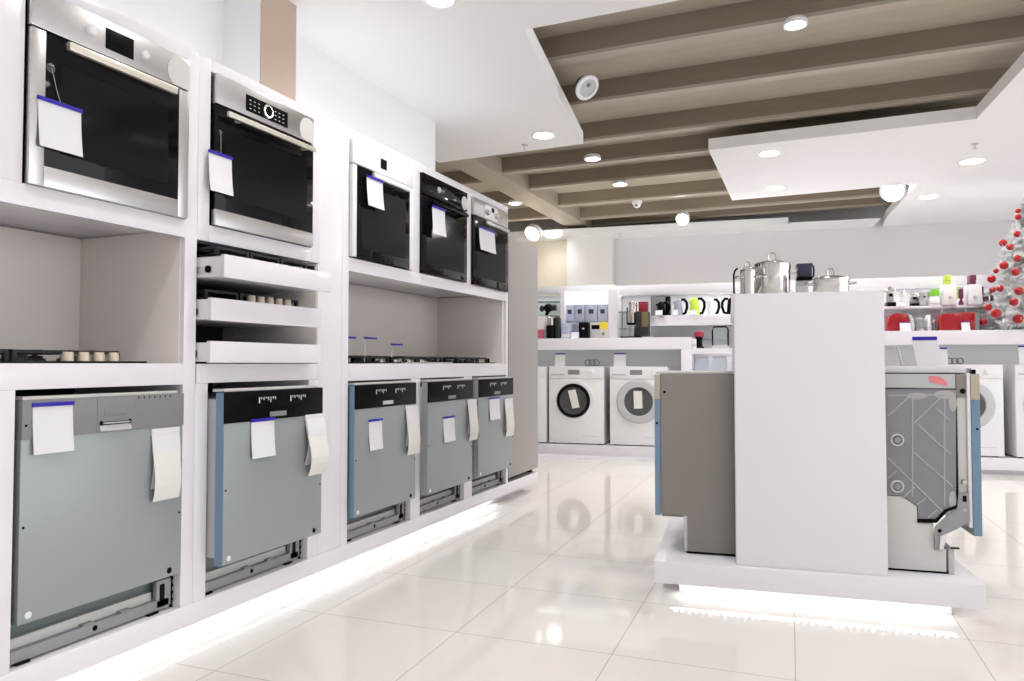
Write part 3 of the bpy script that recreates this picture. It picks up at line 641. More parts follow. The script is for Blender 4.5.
# ------------------------------------------------------------------ washing machines
def washer(label, x0, x1, style, y=YB + .03, ztop=1.006):
    w = x1 - x0; t = thingR('washing_machine', label, 'washing machine', (x0 + x1) / 2, y, .1575, 0, 'washing machines on the low plinth')
    H_ = ztop - .1575
    MB().box(-w / 2, w / 2, .014, .50, .012, H_, .006).build('cabinet', 'white', t)
    MB().box(-w / 2 + .001, w / 2 - .001, .0, .0138, .012, H_ - .135, .004).build('front_panel', 'white', t)
    cp = MB().box(-w / 2 + .001, w / 2 - .001, -.004, .0138, H_ - .133, H_ - .002, .005).build('control_panel', 'white', t)
    MB().box(-.09, .04, -.0055, -.0035, H_ - .088, H_ - .035, .001).build('display', 'dgrey', cp)
    MB().lathe([(0, -.03), (.020, -.03), (.025, -.024), (.027, -.003), (0, -.003)], (w * .28, 0, H_ - .065), 'y', 18).build('knob', 'white', cp)
    MB().prism([(-w / 2 + .03, H_ - .095), (-w / 2 + .17, H_ - .095), (-w / 2 + .18, H_ - .08), (-w / 2 + .02, H_ - .08)], -.008, -.003, 'y').build('dispenser_grip', 'lgrey', cp)
    cz = H_ * .56; cx = -.03 if style == 'black' else .0
    rim = {'black': ('blackp', .185), 'grey': ('lgrey', .235)}[style]
    d = MB().lathe([(rim[1], .002), (rim[1], -.012), (rim[1] * .94, -.026), (.160, -.03), (.152, -.02), (.152, .002)], (cx, 0, cz), 'y', 40, False).build('door_ring', rim[0], t)
    if style == 'black': MB().lathe([(.235, .001), (.232, -.005), (.19, -.008), (.186, .001)], (cx, 0, cz), 'y', 40, False).build('outer_ring', 'white', d)
    MB().lathe([(.153, -.012), (.12, -.006), (.08, .004), (.0, .008), (0, .011), (.153, -.006)], (cx, 0, cz), 'y', 36).build('porthole', 'porth', d)
    MB().tube([(cx - .05 + k * .02, -.004 + .004 * (k % 2), cz - .11 + .012 * math.sin(k * 1.3)) for k in range(7)], .008, 6).build('drum_ribs', 'steel', d)
    lab(MB().prism([(cx - .055, cz + .11), (cx + .03, cz + .125), (cx + .075, cz - .07), (cx - .005, cz - .085)] if style == 'black' else [(cx - .05, cz + .115), (cx + .04, cz + .115), (cx + .045, cz - .07), (cx - .045, cz - .075)], -.034, -.031, 'y').build('leaflet', 'cream', d), 'cream leaflet stuck on the porthole')
    q = MB()
    for sx in (-1, 1): q.lathe([(.02, 0), (.02, .013)], (sx * (w / 2 - .05), .06, 0), 'z', 12).lathe([(.02, 0), (.02, .013)], (sx * (w / 2 - .05), .44, 0), 'z', 12)
    q.build('foot', 'blackp', t)
    MB().box(w * .1, w * .4, -.0015, .0005, .09, .094).build('flap_seam', 'lgrey', t)
    return t
yw = YB + .03
X = lambda px: at_r(px, 400, yw).x
washer('white washing machine half hidden behind the tall fridge', X(546.3) - .60, X(546.3), 'black')
washer('white washing machine with black porthole ring, next to the fridge', X(549), X(603.8), 'black')
washer('white washing machine with wide grey porthole ring, left of the island', X(609.8), X(668), 'grey')
washer('white washing machine just behind the open-sided island dishwasher', X(1003.7) - .61, X(1003.7), 'grey', ztop=1.03)
washer('white washing machine cut by the right edge of the picture', X(1015.5), X(1015.5) + .60, 'grey', ztop=1.03)
def back_tag(label, x0, x1, y0, y1, Y, zb, group='blue-headed price cards'):
    a, c = at_r(x0, y0, Y), at_r(x1, y0, Y); t = thingR('price_card', label, 'price card', (a.x + c.x) / 2, Y, zb, 0, group); w = (c.x - a.x); h = a.z - zb
    MB().sheet([(-.03, .0), (-.015, h * .5), (0, h)], -w / 2, w / 2, 'x', .002).build('card', 'card', t)
    MB().box(-w / 2, w / 2, -.004, .004, h - .018, h + .004, .001).build('header_strip', 'blue', t)
ZWt = 1.0067
back_tag('price card on the machine with the black porthole ring', 555.5, 565.5, 353.7, 366, YB + .08, ZWt)
back_tag('price card on the machine with the grey porthole ring', 614, 626, 353.5, 366, YB + .08, ZWt)
back_tag('price card on the machine behind the island dishwasher', 938, 947, 348, 362, YB + .08, 1.0307)
back_tag('price card on the machine at the right picture edge', 1018, 1027, 346, 362, YB + .08, 1.0307)
def coil(label, px, Y, zb, n=3, r=.035):
    a = at_r(px, 360, Y); t = thingR('wire_coil', label, 'coil', a.x, Y, zb, 0, 'grey coils on the washing machines')
    for k in range(n):
        pts = [(k * .045 + r * math.cos(s / 12 * 2 * PI + .3), .012 * s / 12, r + .006 + r * math.sin(s / 12 * 2 * PI + .3)) for s in range(22)]
        MB().tube(pts, .006, 6).build('loop', 'dgrey', t)
coil('loops of dark wire on top of the machine next to the fridge', 588, YB + .2, ZWt)
coil('loops of dark wire on top of the machine right of the island', 950, YB + .2, 1.0307, 3, .028)

# ------------------------------------------------------------------ small appliances on the back shelves
def span(px0, px1, py0, Y, zb):
    a, c = at_r(px0, py0, Y), at_r(px1, py0, Y); return (a.x + c.x) / 2, c.x - a.x, a.z - zb
ZA = 1.3165; ZS = 1.5755; ZD = 1.3565; ZE = 1.6255; ZG = 1.2005
def small_tag(label, px0, px1, py0, Y, zb):
    x, w, h = span(px0, px1, py0, Y, zb); t = thingR('price_card', label, 'price card', x, Y, zb, 0, 'small price cards on the back shelves')
    MB().sheet([(-.02, 0), (-.008, h * .5), (0, h)], -w / 2, w / 2, 'x', .002).build('card', 'card', t)
    MB().box(-w / 2, w / 2, -.003, .004, h - .012, h + .003, .001).build('header_strip', 'blue' if h > .07 else 'lgrey', t)
def kettle(label, px0, px1, py0, Y, zb, body, hdl, face=1):
    x, w, h = span(px0, px1, py0, Y, zb); t = thingR('electric_kettle', label, 'kettle', x, Y, zb, 0, 'kettles on the back shelf'); r = w * .33; o_ = -face * w * .13
    MB().lathe([(0, 0), (r * 1.02, 0), (r * 1.02, .018), (r, .02), (r * .97, .05), (r * .78, h * .8), (r * .62, h * .93), (r * .3, h), (0, h)], (o_, 0, 0), n=24).build('body', body, t)
    MB().tube([(o_ + face * r * .65, 0, h * .93), (o_ + face * r * 1.3, 0, h * .95), (o_ + face * r * 1.85, 0, h * .75), (o_ + face * r * 1.9, 0, h * .45), (o_ + face * r * 1.5, 0, h * .12), (o_ + face * r * .98, 0, h * .08)], .016, 8).build('handle', hdl, t)
    MB().tube([(o_ - face * r * .6, 0, h * .7), (o_ - face * r * 1.05, 0, h * .86)], .018, 8, .01).build('spout', body, t)
    MB().lathe([(0, h * .02), (r * .25, h * .02), (r * .2, h * .05), (0, h * .05)], (o_, 0, h * .97), n=16).build('lid_knob', hdl, t)
    return t
def carton(label, px0, px1, py0, Y, zb, m, band, group=None, dp=.10):
    x, w, h = span(px0, px1, py0, Y, zb); t = thingR('carton', label, 'box', x, Y, zb, 0, group)
    MB().box(-w / 2, w / 2, 0, dp, 0, h, .002).build('box', m, t)
    if band: MB().box(-w / 2 + .003, w / 2 - .003, -.0008, -.0002, *[h * v for v in band[1]]).build('printed_band', band[0], t)
    return t
# bay behind the fridge
zg = at_r(550, 315, 8.25).z + .001
x, w, h = span(541, 557, 303, 8.32, zg)
t = thingR('hair_dryer', 'black hair dryer lying on the glass shelf behind the fridge', 'hair dryer', x, 8.32, zg, 0)
MB().ball((-.01, 0, .085), .052, (1, .9, .95), 16).build('body', 'blackp', t)
MB().tube([(.02, 0, .085), (.085, 0, .085)], .03, 12, .036).build('nozzle', 'blacks', t)
MB().tube([(-.01, 0, .05), (-.035, 0, .001)], .022, 10, .018).build('handle', 'blackp', t)
MB().ball((-.085, 0, .08), .035, (.8, .8, 1.1), 12).build('diffuser', 'blacks', t)
t = carton('white and pink carton on the counter behind the fridge', 535, 544.5, 316, 8.15, ZA, 'card', ('pink', (.0, .42)))
x, w, h = span(545.5, 560, 317, 8.12, ZA)
t = thingR('coffee_maker', 'black and steel filter coffee maker next to the fridge', 'coffee maker', x, 8.12, ZA)
MB().lathe([(0, 0), (w * .36, 0), (w * .36, .01), (w * .33, .012), (w * .33, h * .62), (0, h * .62)], (-w * .12, 0, 0)).build('jug', 'blackp', t)
MB().lathe([(0, h * .62), (w * .30, h * .62), (w * .28, h * .95), (w * .18, h), (0, h)], (-w * .12, 0, 0)).build('filter_housing', 'chrome', t)
MB().box(w * .22, w * .48, -.05, .07, 0, h * .97, .012).build('water_tank', 'blacks', t)
MB().box(-w * .5, w * .5, -.08, .08, -.0, .012, .003).build('base', 'blackp', t)
zsh = at_r(580, 321, 8.25).z + .0005
for k, (a, c) in enumerate(((564.8, 574.4), (575, 584.5), (585.2, 596.8), (597.5, 607.5))):
    t = carton('pale blue printed carton on the lit glass shelf, ' + ('leftmost of four', 'second from the left', 'third from the left', 'rightmost of four')[k], a, c, 304.8 if k else 305.2, 8.28, zsh, 'pack', ('navy', (.45, .72)), 'pale blue cartons on the lit shelf', .08)
    for q in t.children:
        if q.name.startswith('printed'): q.scale.x = .45
carton('pale blue printed carton under the glass shelf, beside the white upright', 561.2, 570.6, 323, 8.14, ZA, 'pack', ('card', (.1, .3)), 'cartons on the left counter')
carton('small bluish carton behind a white price card on the counter', 571, 578.3, 322.5, 8.26, ZA, 'pack', ('mauve', (.5, .9)), 'cartons on the left counter')
small_tag('white price card standing in front of the bluish carton', 571.5, 579, 331.5, 8.02, ZA)
x, w, h = span(579.5, 589.5, 322.5, 8.15, ZA)
t = thingR('toaster', 'small black toaster between carton and beige oven', 'toaster', x, 8.15, ZA)
MB().box(-w / 2, w / 2, -.07, .09, .006, h, .02).build('body', 'blackp', t); MB().box(-w / 2 + .02, w / 2 - .02, -.04, .06, h - .004, h + .0015).build('slots', 'dark', t); MB().box(-.012, .012, -.09, -.07, h * .55, h * .65, .003).build('lever', 'lgrey', t); MB().box(-w / 2 + .01, w / 2 - .01, -.06, .08, 0, .006).build('foot', 'dgrey', t)
x, w, h = span(590, 607.5, 322.5, 8.15, ZA)
t = thingR('mini_oven', 'beige countertop oven with yellow round sticker', 'oven', x, 8.15, ZA)
MB().box(-w / 2, w / 2, 0, .16, .006, h, .006).build('body', 'smear', t); MB().box(-w / 2 + .012, w * .08, -.006, .0, h * .12, h * .88, .003).build('door', 'lgrey', t); MB().box(-w / 2 + .02, w * .05, -.008, -.006, h * .58, h * .84).build('window', 'blackp', t)
MB().lathe([(0, -.004), (.048, -.004), (.048, 0), (0, 0)], (w * .30, -.001, h * .80), 'y', 24).build('round_sticker', 'yellow', t)
MB().lathe([(0, -.015), (.016, -.015), (.016, -.001), (0, -.001)], (w * .26, 0, h * .3), 'y', 16).build('knob', 'dgrey', t); MB().box(-w / 2 + .01, w / 2 - .01, .01, .15, 0, .006).build('foot', 'blackp', t)
# bay with the coffee machine
x, w, h = span(621.5, 649, 302, 8.10, ZA)
t = thingR('coffee_machine', 'tall black and steel coffee machine on a black tray', 'coffee machine', x, 8.10, ZA)
MB().box(-w / 2, w * .22, -.10, .10, 0, .018, .004).build('drip_tray', 'blackp', t)
MB().box(w * .05, w * .5, -.08, .12, .0185, h * .72, .008).build('body', 'blacks', t)
lab(MB().box(w * .26, w * .49, -.084, -.0802, h * .3, h * .70, .002).build('front_panel', 'bronze', t), 'bronze tinted front panel')
MB().box(-w * .28, w * .05, -.06, .08, h * .36, h * .42, .004).build('brew_head', 'blackp', t)
MB().lathe([(0, h * .42), (w * .17, h * .42), (w * .17, h * .95), (w * .15, h), (0, h)], (-w * .10, 0, 0)).build('bean_canister', 'chrome', t)
MB().lathe([(0, .019), (w * .15, .019), (w * .17, h * .3), (w * .155, h * .32), (w * .14, .03), (0, .024)], (-w * .10, 0, 0)).build('jug', 'steel', t)
MB().tube([(-w * .30, 0, h * .4), (-w * .30, 0, h * .85)], .006, 8).build('frother', 'blackp', t)
t = thingR('tea_tin', 'red tin standing on the black coffee machine', 'tin', x + w * .28, 8.16, ZA + h * .72 + .001)
MB().box(-.05, .05, -.05, .05, 0, h * .24, .006).build('tin_body', 'darkred', t); MB().box(-.052, .052, -.052, .052, h * .24, h * .275, .004).build('lid', 'darkred', t)
# shelf of kettles
x, w, h = span(650.5, 670, 295.5, 8.40, ZS)
t = thingR('microwave', 'black microwave standing at the left end of the kettle shelf', 'microwave', x, 8.42, ZS)
MB().box(-w / 2, w / 2, 0, .14, .006, h - .01, .004).build('body', 'blacks', t); MB().box(-w * .47, w * .25, -.008, 0, .012, h - .018, .003).build('door', 'dgrey', t); MB().box(w * .27, w * .47, -.006, 0, .012, h - .018, .002).build('control_panel', 'blackp', t); MB().box(-w / 2 + .01, w / 2 - .01, .01, .13, 0, .006).build('foot', 'blackp', t)
kettle('black kettle in front of the black microwave', 656, 669.5, 302, 8.33, ZS, 'blackp', 'blackp')
small_tag('white price card in front of the black kettle', 655.5, 662.5, 310.5, 8.272, ZS)
kettle('mauve steel kettle with black handle on the shelf', 673, 687, 299, 8.36, ZS, 'mauve', 'blackp')
small_tag('white price card in front of the mauve kettle', 673, 678, 310, 8.285, ZS)
kettle('lime green kettle with black handle on the shelf', 688.5, 704.5, 298, 8.36, ZS, 'lime', 'blackp')
small_tag('white price card in front of the lime green kettle', 690, 697, 310.5, 8.282, ZS)
kettle('white kettle with black handle on the shelf', 706.5, 719, 299, 8.36, ZS, 'white', 'blackp')
kettle('black kettle at the right end, beside the island corner', 722, 737, 298, 8.36, ZS, 'blackp', 'blackp', -1)
# stand right of the counter
x, w, h = span(693.5, 704.5, 331.5, 8.05, ZG)
t = thingR('coffee_grinder', 'black coffee grinder with red lid on the low stand', 'grinder', x, 8.05, ZG)
MB().lathe([(0, 0), (.05, 0), (.05, .012), (.036, .03), (.032, h * .5), (.045, h * .68), (0, h * .68)]).build('body', 'blackp', t); MB().lathe([(0, h * .68), (.052, h * .68), (.054, h * .95), (.045, h), (0, h)]).build('lid', 'darkred', t)
carton('small white carton beside the red-lidded grinder', 692.2, 696.2, 339, 7.96, ZG, 'card', ('lgrey', (.2, .5)), None, .05)
x, w, h = span(712, 728, 327, 8.10, ZG)
t = thingR('food_steamer', 'clear glass steamer with dark frame beside the island corner', 'steamer', x, 8.10, ZG)
MB().box(-w / 2, w / 2, -.07, .07, 0, .03, .006).build('base', 'lgrey', t); MB().box(-w * .42, w * .42, -.06, .06, .031, h * .9, .008).build('bowl', 'glassclear', t)
MB().tube([(-w * .46, 0, .03), (-w * .48, 0, h * .8), (-w * .40, 0, h), (w * .4, 0, h), (w * .5, 0, h * .9), (w * .5, 0, .03)], .008, 8).build('frame', 'blackp', t)
for k, (a, c) in enumerate(((695.5, 709), (712, 727))):
    x, w, h = span(a, c, 356.5, 8.06, .9305)
    t = thingR('glass_jar', ('square glass storage jar on the low stand, left one', 'square glass storage jar beside the island corner, right one')[k], 'jar', x, 8.06, .9305, 0, 'square glass jars')
    MB().box(-w / 2, w / 2, -.05, .05, 0, h * .86, .01).build('jar_body', 'glassclear', t); MB().box(-w * .46, w * .46, -.046, .046, h * .865, h, .006).build('lid', 'lgrey', t)
# right-hand counter and shelf
def espresso(label, px0, px1, py0, Y, zb, m2):
    x, w, h = span(px0, px1, py0, Y, zb); t = thingR('espresso_machine', label, 'coffee machine', x, Y, zb, 0, 'coffee machines on the right shelf')
    MB().box(-w / 2, w / 2, 0, .16, .0, h * .22, .006).build('base', 'blackp', t); MB().box(-w * .44, w * .44, .09, .16, h * .22, h * .7, .006).build('back', m2, t); MB().box(-w * .47, w * .47, -.01, .16, h * .62, h * .92, .02).build('brew_head', 'chrome', t)
    MB().tube([(0, .03, h * .62), (0, .03, h * .5)], .018, 10).build('spout', 'blackp', t); MB().box(-w * .3, w * .3, -.0, .07, h * .225, h * .24, .002).build('drip_grid', 'steel', t); MB().lathe([(0, h * .92), (w * .2, h * .92), (w * .18, h), (0, h)], (0, .08, 0)).build('lid', 'dgrey', t)
espresso('black and chrome espresso machine at the left end of the right shelf', 887, 896, 286, 8.36, ZE, 'lgrey')
espresso('silver espresso machine left of the green canister', 911, 919.5, 292, 8.36, ZE, 'white')
x, w, h = span(898, 909.5, 290, 8.36, ZE)
t = thingR('citrus_press', 'white and chrome juicer between two espresso machines', 'juicer', x, 8.36, ZE)
MB().lathe([(0, 0), (w * .45, 0), (w * .48, .02), (w * .32, h * .5), (w * .42, h * .7), (0, h * .7)]).build('body', 'white', t); MB().lathe([(0, h * .7), (w * .4, h * .7), (w * .12, h), (0, h)]).build('cone', 'chrome', t); MB().tube([(w * .4, 0, h * .3), (w * .55, -.03, h * .25)], .012, 8).build('spout', 'chrome', t)
small_tag('white price card in front of the chrome juicer', 897.5, 905.5, 302, 8.285, ZE)
x, w, h = span(918, 930, 291, 8.40, ZE)
t = thingR('steel_toaster', 'brushed steel toaster behind the green canister', 'toaster', x, 8.42, ZE)
MB().box(-w / 2, w / 2, -.03, .10, .006, h, .022).build('body', 'steel', t); MB().box(-w * .35, w * .35, .0, .07, h - .003, h + .0015).build('slots', 'dark', t); MB().box(-w * .05, w * .05, -.05, -.03, h * .55, h * .66, .003).build('lever', 'blackp', t); MB().box(-w * .45, w * .45, -.02, .09, 0, .006).build('foot', 'blackp', t)
x, w, h = span(930.5, 940, 288, 8.34, ZE)
t = thingR('food_chopper', 'bright green food chopper standing on a white box', 'chopper', x, 8.36, ZE + .097)
MB().lathe([(0, 0), (w * .48, 0), (w * .5, .03), (w * .46, h * .5 - .02), (0, h * .5 - .02)]).build('bowl', 'green', t); MB().lathe([(0, h * .5 - .019), (w * .4, h * .5 - .019), (w * .3, h - .13), (.0, h - .13)]).build('lid', 'green', t)
carton('white carton under the green food chopper', 930, 940, 300.2, 8.31, ZE, 'card', ('lgrey', (.3, .5)), None, .09).children
def mixer(label, px0, px1, py0, Y, zb, accent, group='tall white mixers on the right shelf'):
    x, w, h = span(px0, px1, py0, Y, zb); t = thingR('food_processor', label, 'food processor', x, Y, zb, 0, group)
    MB().prism([(-w * .5, 0), (w * .5, 0), (w * .45, h * .68), (-w * .40, h * .68)], -.06, .09, 'y', .008).build('body', 'white', t)
    MB().box(-w * .26, w * .12, -.045, .07, h * .685, h * .80, .006).build('neck', accent, t)
    MB().box(-w * .24, w * .14, -.05, .075, h * .805, h, .008).build('head', accent, t)
    MB().lathe([(0, -.012), (w * .1, -.012), (w * .11, 0), (0, 0)], (0, -.06, h * .25), 'y', 16).build('dial', 'lgrey', t)
    MB().tube([(w * .46, 0, h * .62), (w * .62, 0, h * .58), (w * .62, 0, h * .2), (w * .49, 0, h * .15)], .009, 8).build('handle', accent, t)
mixer('white food processor with lime green head', 941, 955, 275.5, 8.33, ZE, 'lime')
mixer('white food processor with plum red head', 965, 980.5, 275.5, 8.33, ZE, 'plum')
x, w, h = span(958, 963.5, 288.5, 8.33, ZE)
t = thingR('hand_blender', 'plum coloured hand blender between two food processors', 'blender', x, 8.33, ZE)
MB().lathe([(0, 0), (w * .5, 0), (w * .5, .02), (w * .26, .05), (w * .22, h * .35), (w * .48, h * .45), (w * .46, h * .95), (w * .3, h), (0, h)]).build('body', 'plum', t); MB().lathe([(0, h * .0), (w * .08, 0), (w * .08, h * .02), (0, h * .02)], (0, -w * .46, h * .7), 'z').build('button', 'lgrey', t)
t = kettle('small plum kettle half hidden beside the silver tree', 982, 992, 293, 8.36, ZE, 'plum', 'blackp')
x, w, h = span(886.3, 908, 313.5, 8.12, ZD)
t = thingR('red_toaster', 'glossy red rounded toaster on the right counter', 'toaster', x, 8.12, ZD)
MB().prism([(-w * .5, .008), (w * .5, .008), (w * .5, h * .5), (w * .42, h * .8), (w * .25, h * .96), (0, h), (-w * .25, h * .97), (-w * .42, h * .82), (-w * .5, h * .5)], -.07, .10, 'y', .01).build('body', 'red', t)
MB().prism([(w * .52, .01), (w * .72, .01), (w * .72, h * .5), (w * .62, h * .85), (w * .42, h * .95), (w * .52, h * .6)], -.05, .09, 'y', .004).build('end_cap', 'steel', t); MB().box(-w * .4, w * .4, -.05, .08, 0, .0085).build('foot', 'blackp', t); MB().box(w * .71, w * .78, -.0, .03, h * .5, h * .6, .003).build('lever', 'blackp', t)
small_tag('white price card in front of the glossy red toaster', 899.5, 910.5, 322.5, 7.99, ZD)
x, w, h = span(913.5, 926, 317.5, 8.14, ZD)
t = thingR('glass_kettle', 'clear glass kettle with steel band beside the red toaster', 'kettle', x, 8.14, ZD)
MB().lathe([(0, 0), (w * .42, 0), (w * .42, .03), (0, .03)]).build('base', 'steel', t); MB().lathe([(w * .40, .031), (w * .40, h * .5), (w * .3, h * .85), (w * .27, h * .85), (w * .37, h * .5), (w * .37, .031)], closed=False).build('jug', 'glassclear', t); MB().lathe([(0, h * .85), (w * .31, h * .85), (w * .28, h), (0, h)]).build('lid', 'steel', t); MB().tube([(w * .3, 0, h * .85), (w * .62, 0, h * .8), (w * .62, 0, h * .3), (w * .42, 0, .02)], .012, 8).build('handle', 'lgrey', t)
carton('white carton between glass kettle and red bread bin', 927.3, 930.6, 315, 8.1, ZD, 'card', ('lgrey', (.1, .3)), None, .08)
x, w, h = span(931.5, 936.5, 319.5, 8.16, ZD)
t = thingR('pepper_mill', 'dark grey mill beside the red bread bin', 'mill', x, 8.16, ZD)
MB().lathe([(0, 0), (w * .45, 0), (w * .48, h * .2), (w * .36, h * .5), (w * .45, h * .7), (0, h * .7)]).build('body', 'dgrey', t); MB().lathe([(0, h * .7), (w * .42, h * .705), (w * .4, h * .85), (w * .12, h), (0, h)]).build('cap', 'chrome', t)
x, w, h = span(938.3, 972, 312.5, 8.10, ZD)
t = thingR('bread_bin', 'glossy red bread bin with dark end and white card', 'bread bin', x, 8.10, ZD)
MB().prism([(-w * .5, .006), (w * .5, .006), (w * .5, h * .98), (-w * .44, h * .9), (-w * .5, h * .8)], -.09, .10, 'y', .008).build('body', 'red', t)
lab(MB().prism([(w * .502, .006), (w * .62, .006), (w * .66, h * .96), (w * .502, h * .96)], -.08, .09, 'y', .004).build('end_cap', 'dgrey', t), 'dark grey end'); MB().box(-w * .45, w * .45, -.07, .08, 0, .0065).build('foot', 'blackp', t)
for s in (-.40, .30): MB().tube([(s * w - .02, -.05, h * .90), (s * w, -.05, h * 1.06), (s * w, -.03, h * 1.10)], .006, 6).build('lid_clip', 'dgrey', t)
small_tag('white price card in front of the red bread bin', 961, 969.5, 322, 7.98, ZD)

# ------------------------------------------------------------------ silver tree with red baubles
YT = 8.16; pb = at_r(1036, 330.5, YT); TX = pb.x; TH = at_r(1030, 192, YT).z - ZD
t = thingR('christmas_tree', 'silver tinsel Christmas tree standing on the right counter', 'tree', TX, YT, ZD)
MB().tube([(0, 0, .0), (0, 0, TH * .97)], .016, 8, .004).build('trunk', 'bark', t)
MB().lathe([(0, 0), (.10, 0), (.11, .012), (.03, .04), (0, .04)], n=20).build('tree_stand', 'white', t)
rnd = random.Random(3)
TRmax = (pb.x - at_r(973, 320, YT).x)
def trad(z): return TRmax * (1 - (z / TH)) ** .78 * (.98 if z > .14 else .8) + .015
q = MB(); bm = q.bm
tips = []
for i in range(720):
    z = .05 + (TH - .07) * (i / 720.) ** 1.15; R_ = trad(z) * rnd.uniform(.72, 1.04); a = i * 2.39996 + rnd.uniform(-.3, .3)
    base = Vector((0, 0, z + .03)); tip = Vector((R_ * math.cos(a), R_ * math.sin(a), z - .03 + rnd.uniform(-.03, .03))); tips.append((tip, z))
    dv = tip - base; L = dv.length; dn = dv.normalized(); o1 = dn.orthogonal().normalized(); o2 = dn.cross(o1)
    q.tube([base, tip], .005, 4, .002)
    nn = int(60 * L / .35) + 14
    for k in range(nn):
        s = .25 + .75 * k / nn; p = base + dv * s; an = rnd.uniform(0, 2 * PI); ln = rnd.uniform(.03, .065)
        out = (o1 * math.cos(an) + o2 * math.sin(an)) * .9 + dn * .55
        e = p + out.normalized() * ln; sd = out.cross(dn).normalized() * .0062
        vs = [bm.verts.new(v) for v in (p - sd, p + sd, e)]; q._face(vs)
q.build('foliage', 'tinsel', t)['kind'] = 'stuff'
bz = MB().ball((0, 0, 0), .040, n=18); bm_ = bz.build('bauble', 'red', None, (0, 0, 0))
cap = MB().lathe([(0, .046), (.008, .046), (.009, .038), (0, .036)], n=10).build('cap', 'steel', bm_)
tag(bm_, 'red glossy bauble hanging on the silver tinsel tree', 'bauble', 'red baubles on the silver tree')
spots = [(1018, 211, .6), (1018, 217, .7), (1017, 234, .75), (1003, 243, .9), (1010, 247, .8), (1017.5, 258.5, .8), (1004, 265.5, .95), (1015.5, 272, .9), (996, 271, .6), (991.5, 279, .95), (1019, 291, .95), (1000, 288.5, .8), (992.5, 290, .7), (1014, 302, .95), (988, 307.5, .85), (996, 313.5, 1.1), (1018, 319, 1.1), (983, 322, .9)]
first = True
for (px, py, s) in spots:
    d = RI @ ray(px, py); e0 = RI @ EYE
    # hang each ball at the front of the cone of branches
    zz = at_r(px, py, YT).z - ZD; rr = max(.03, trad(max(zz, .03))); dx = at_r(px, py, YT).x - TX
    dy = math.sqrt(max(0, rr * rr - dx * dx)); P = at_r(px, py, YT - dy * .95 - .03)
    if first: o = bm_; first = False
    else:
        o = bm_.copy(); C.objects.link(o); c2 = cap.copy(); C.objects.link(c2); c2.parent = o
    o.location = RM @ P; o.scale = (s, s, s)

# ------------------------------------------------------------------ lamps in the ceiling
def lamp_spot(loc, en, size=150, r=.06, col=(1, .98, .95), rot=(0, 0, 0)):
    l = bpy.data.lights.new('lamp', 'SPOT'); l.energy = en; l.spot_size = math.radians(size); l.spot_blend = .9; l.shadow_soft_size = r; l.color = col
    o = bpy.data.objects.new('lamp', l); C.objects.link(o); o.location = loc; o.rotation_euler = rot; return o
EN = 40
def downlight(label, px, py, z=ZC, r=.085, en=EN, lens='lens', up=0):
    p = at_z(px, py, z); t = thing('downlight', label, 'ceiling lamp', p, 0, 'round ceiling lamps')
    MB().lathe([(r * .82, -.003), (r * .98, -.006), (r, -.001), (r, .0), (r * .8, .002)], n=28, closed=False).build('trim_ring', 'white', t)
    MB().lathe([(0, -.002), (r * .83, -.002), (r * .83, .004), (0, .004)], n=28).build('lens', lens, t)
    if up: MB().lathe([(r, .0), (r * 1.02, up * .5), (r * .8, up), (0, up)], n=24, closed=False).build('housing', 'white', t)
    lamp_spot(p - Vector((0, 0, .02)), en)
    return t
downlight('round ceiling lamp cut by the top picture edge', 440, 0)
downlight('large round lamp near the corner of the left ceiling panel', 543.5, 135.5, r=.10)
downlight('bright lamp hanging in the nearest beam bay, right of the round speaker', 795.5, 25, 3.08, r=.07, up=.038)
downlight('bright lamp under the beams beyond the left panel corner', 592.5, 159, 3.08, r=.085, up=.038, en=55)
downlight('bright lamp under the beams, above the white camera dome', 620, 184.5, 3.08, r=.09, up=.038, en=60)
downlight('nearer lamp of the two in the white slab between the beam openings', 769, 153.5, r=.10, en=55)
downlight('farther lamp of the two in the white slab between the openings', 775, 188, r=.11, en=80)
downlight('wide bright lamp in the right ceiling under a sprinkler', 971.5, 161.5, r=.115, en=48)
downlight('far lamp in the right ceiling above the food processors', 928, 197, r=.12)
downlight('small lamp in the far ceiling strip above the shelves', 553.5, 236.5, r=.12, en=8)
downlight('lamp beside the long girder above the fridge', 515, 203.5, 3.08, r=.09, up=.038, en=70)
def spot_thing(label, px, py, z, lens, r, tilt):
    p = at_z(px, py, z); t = thing('spotlight', label, 'ceiling lamp', p, (tilt[0], tilt[1], 0), 'tilted ceiling spots')
    MB().lathe([(r * .85, -.012), (r, -.014), (r * 1.05, 0), (r * .95, .08), (r * .5, .13), (0, .13)], n=24, closed=False).build('housing', 'white', t)
    MB().lathe([(0, -.010), (r * .86, -.010), (r * .86, -.004), (0, -.004)], n=24).build('lens', lens, t)
    MB().cyl((0, 0, .12), (0, 0, 3.12 - z + .02 if z > 3 else .16), .012).build('stem', 'white', t)
    lamp_spot(p - Vector((0, 0, .05)), 30 if lens != 'lensw' else 5)
D2 = math.radians
spot_thing('glaring round spot at the far right corner of the beam opening', 892.5, 190.5, 2.98, 'lensp', .13, (D2(-55), D2(10)))
spot_thing('glaring spot at the edge of the far ceiling strip', 682.5, 219, 2.96, 'lensp', .09, (D2(-50), 0))
spot_thing('warm spot beside the top of the tall fridge', 532.5, 233.5, 2.96, 'lensw', .13, (D2(-50), D2(15)))
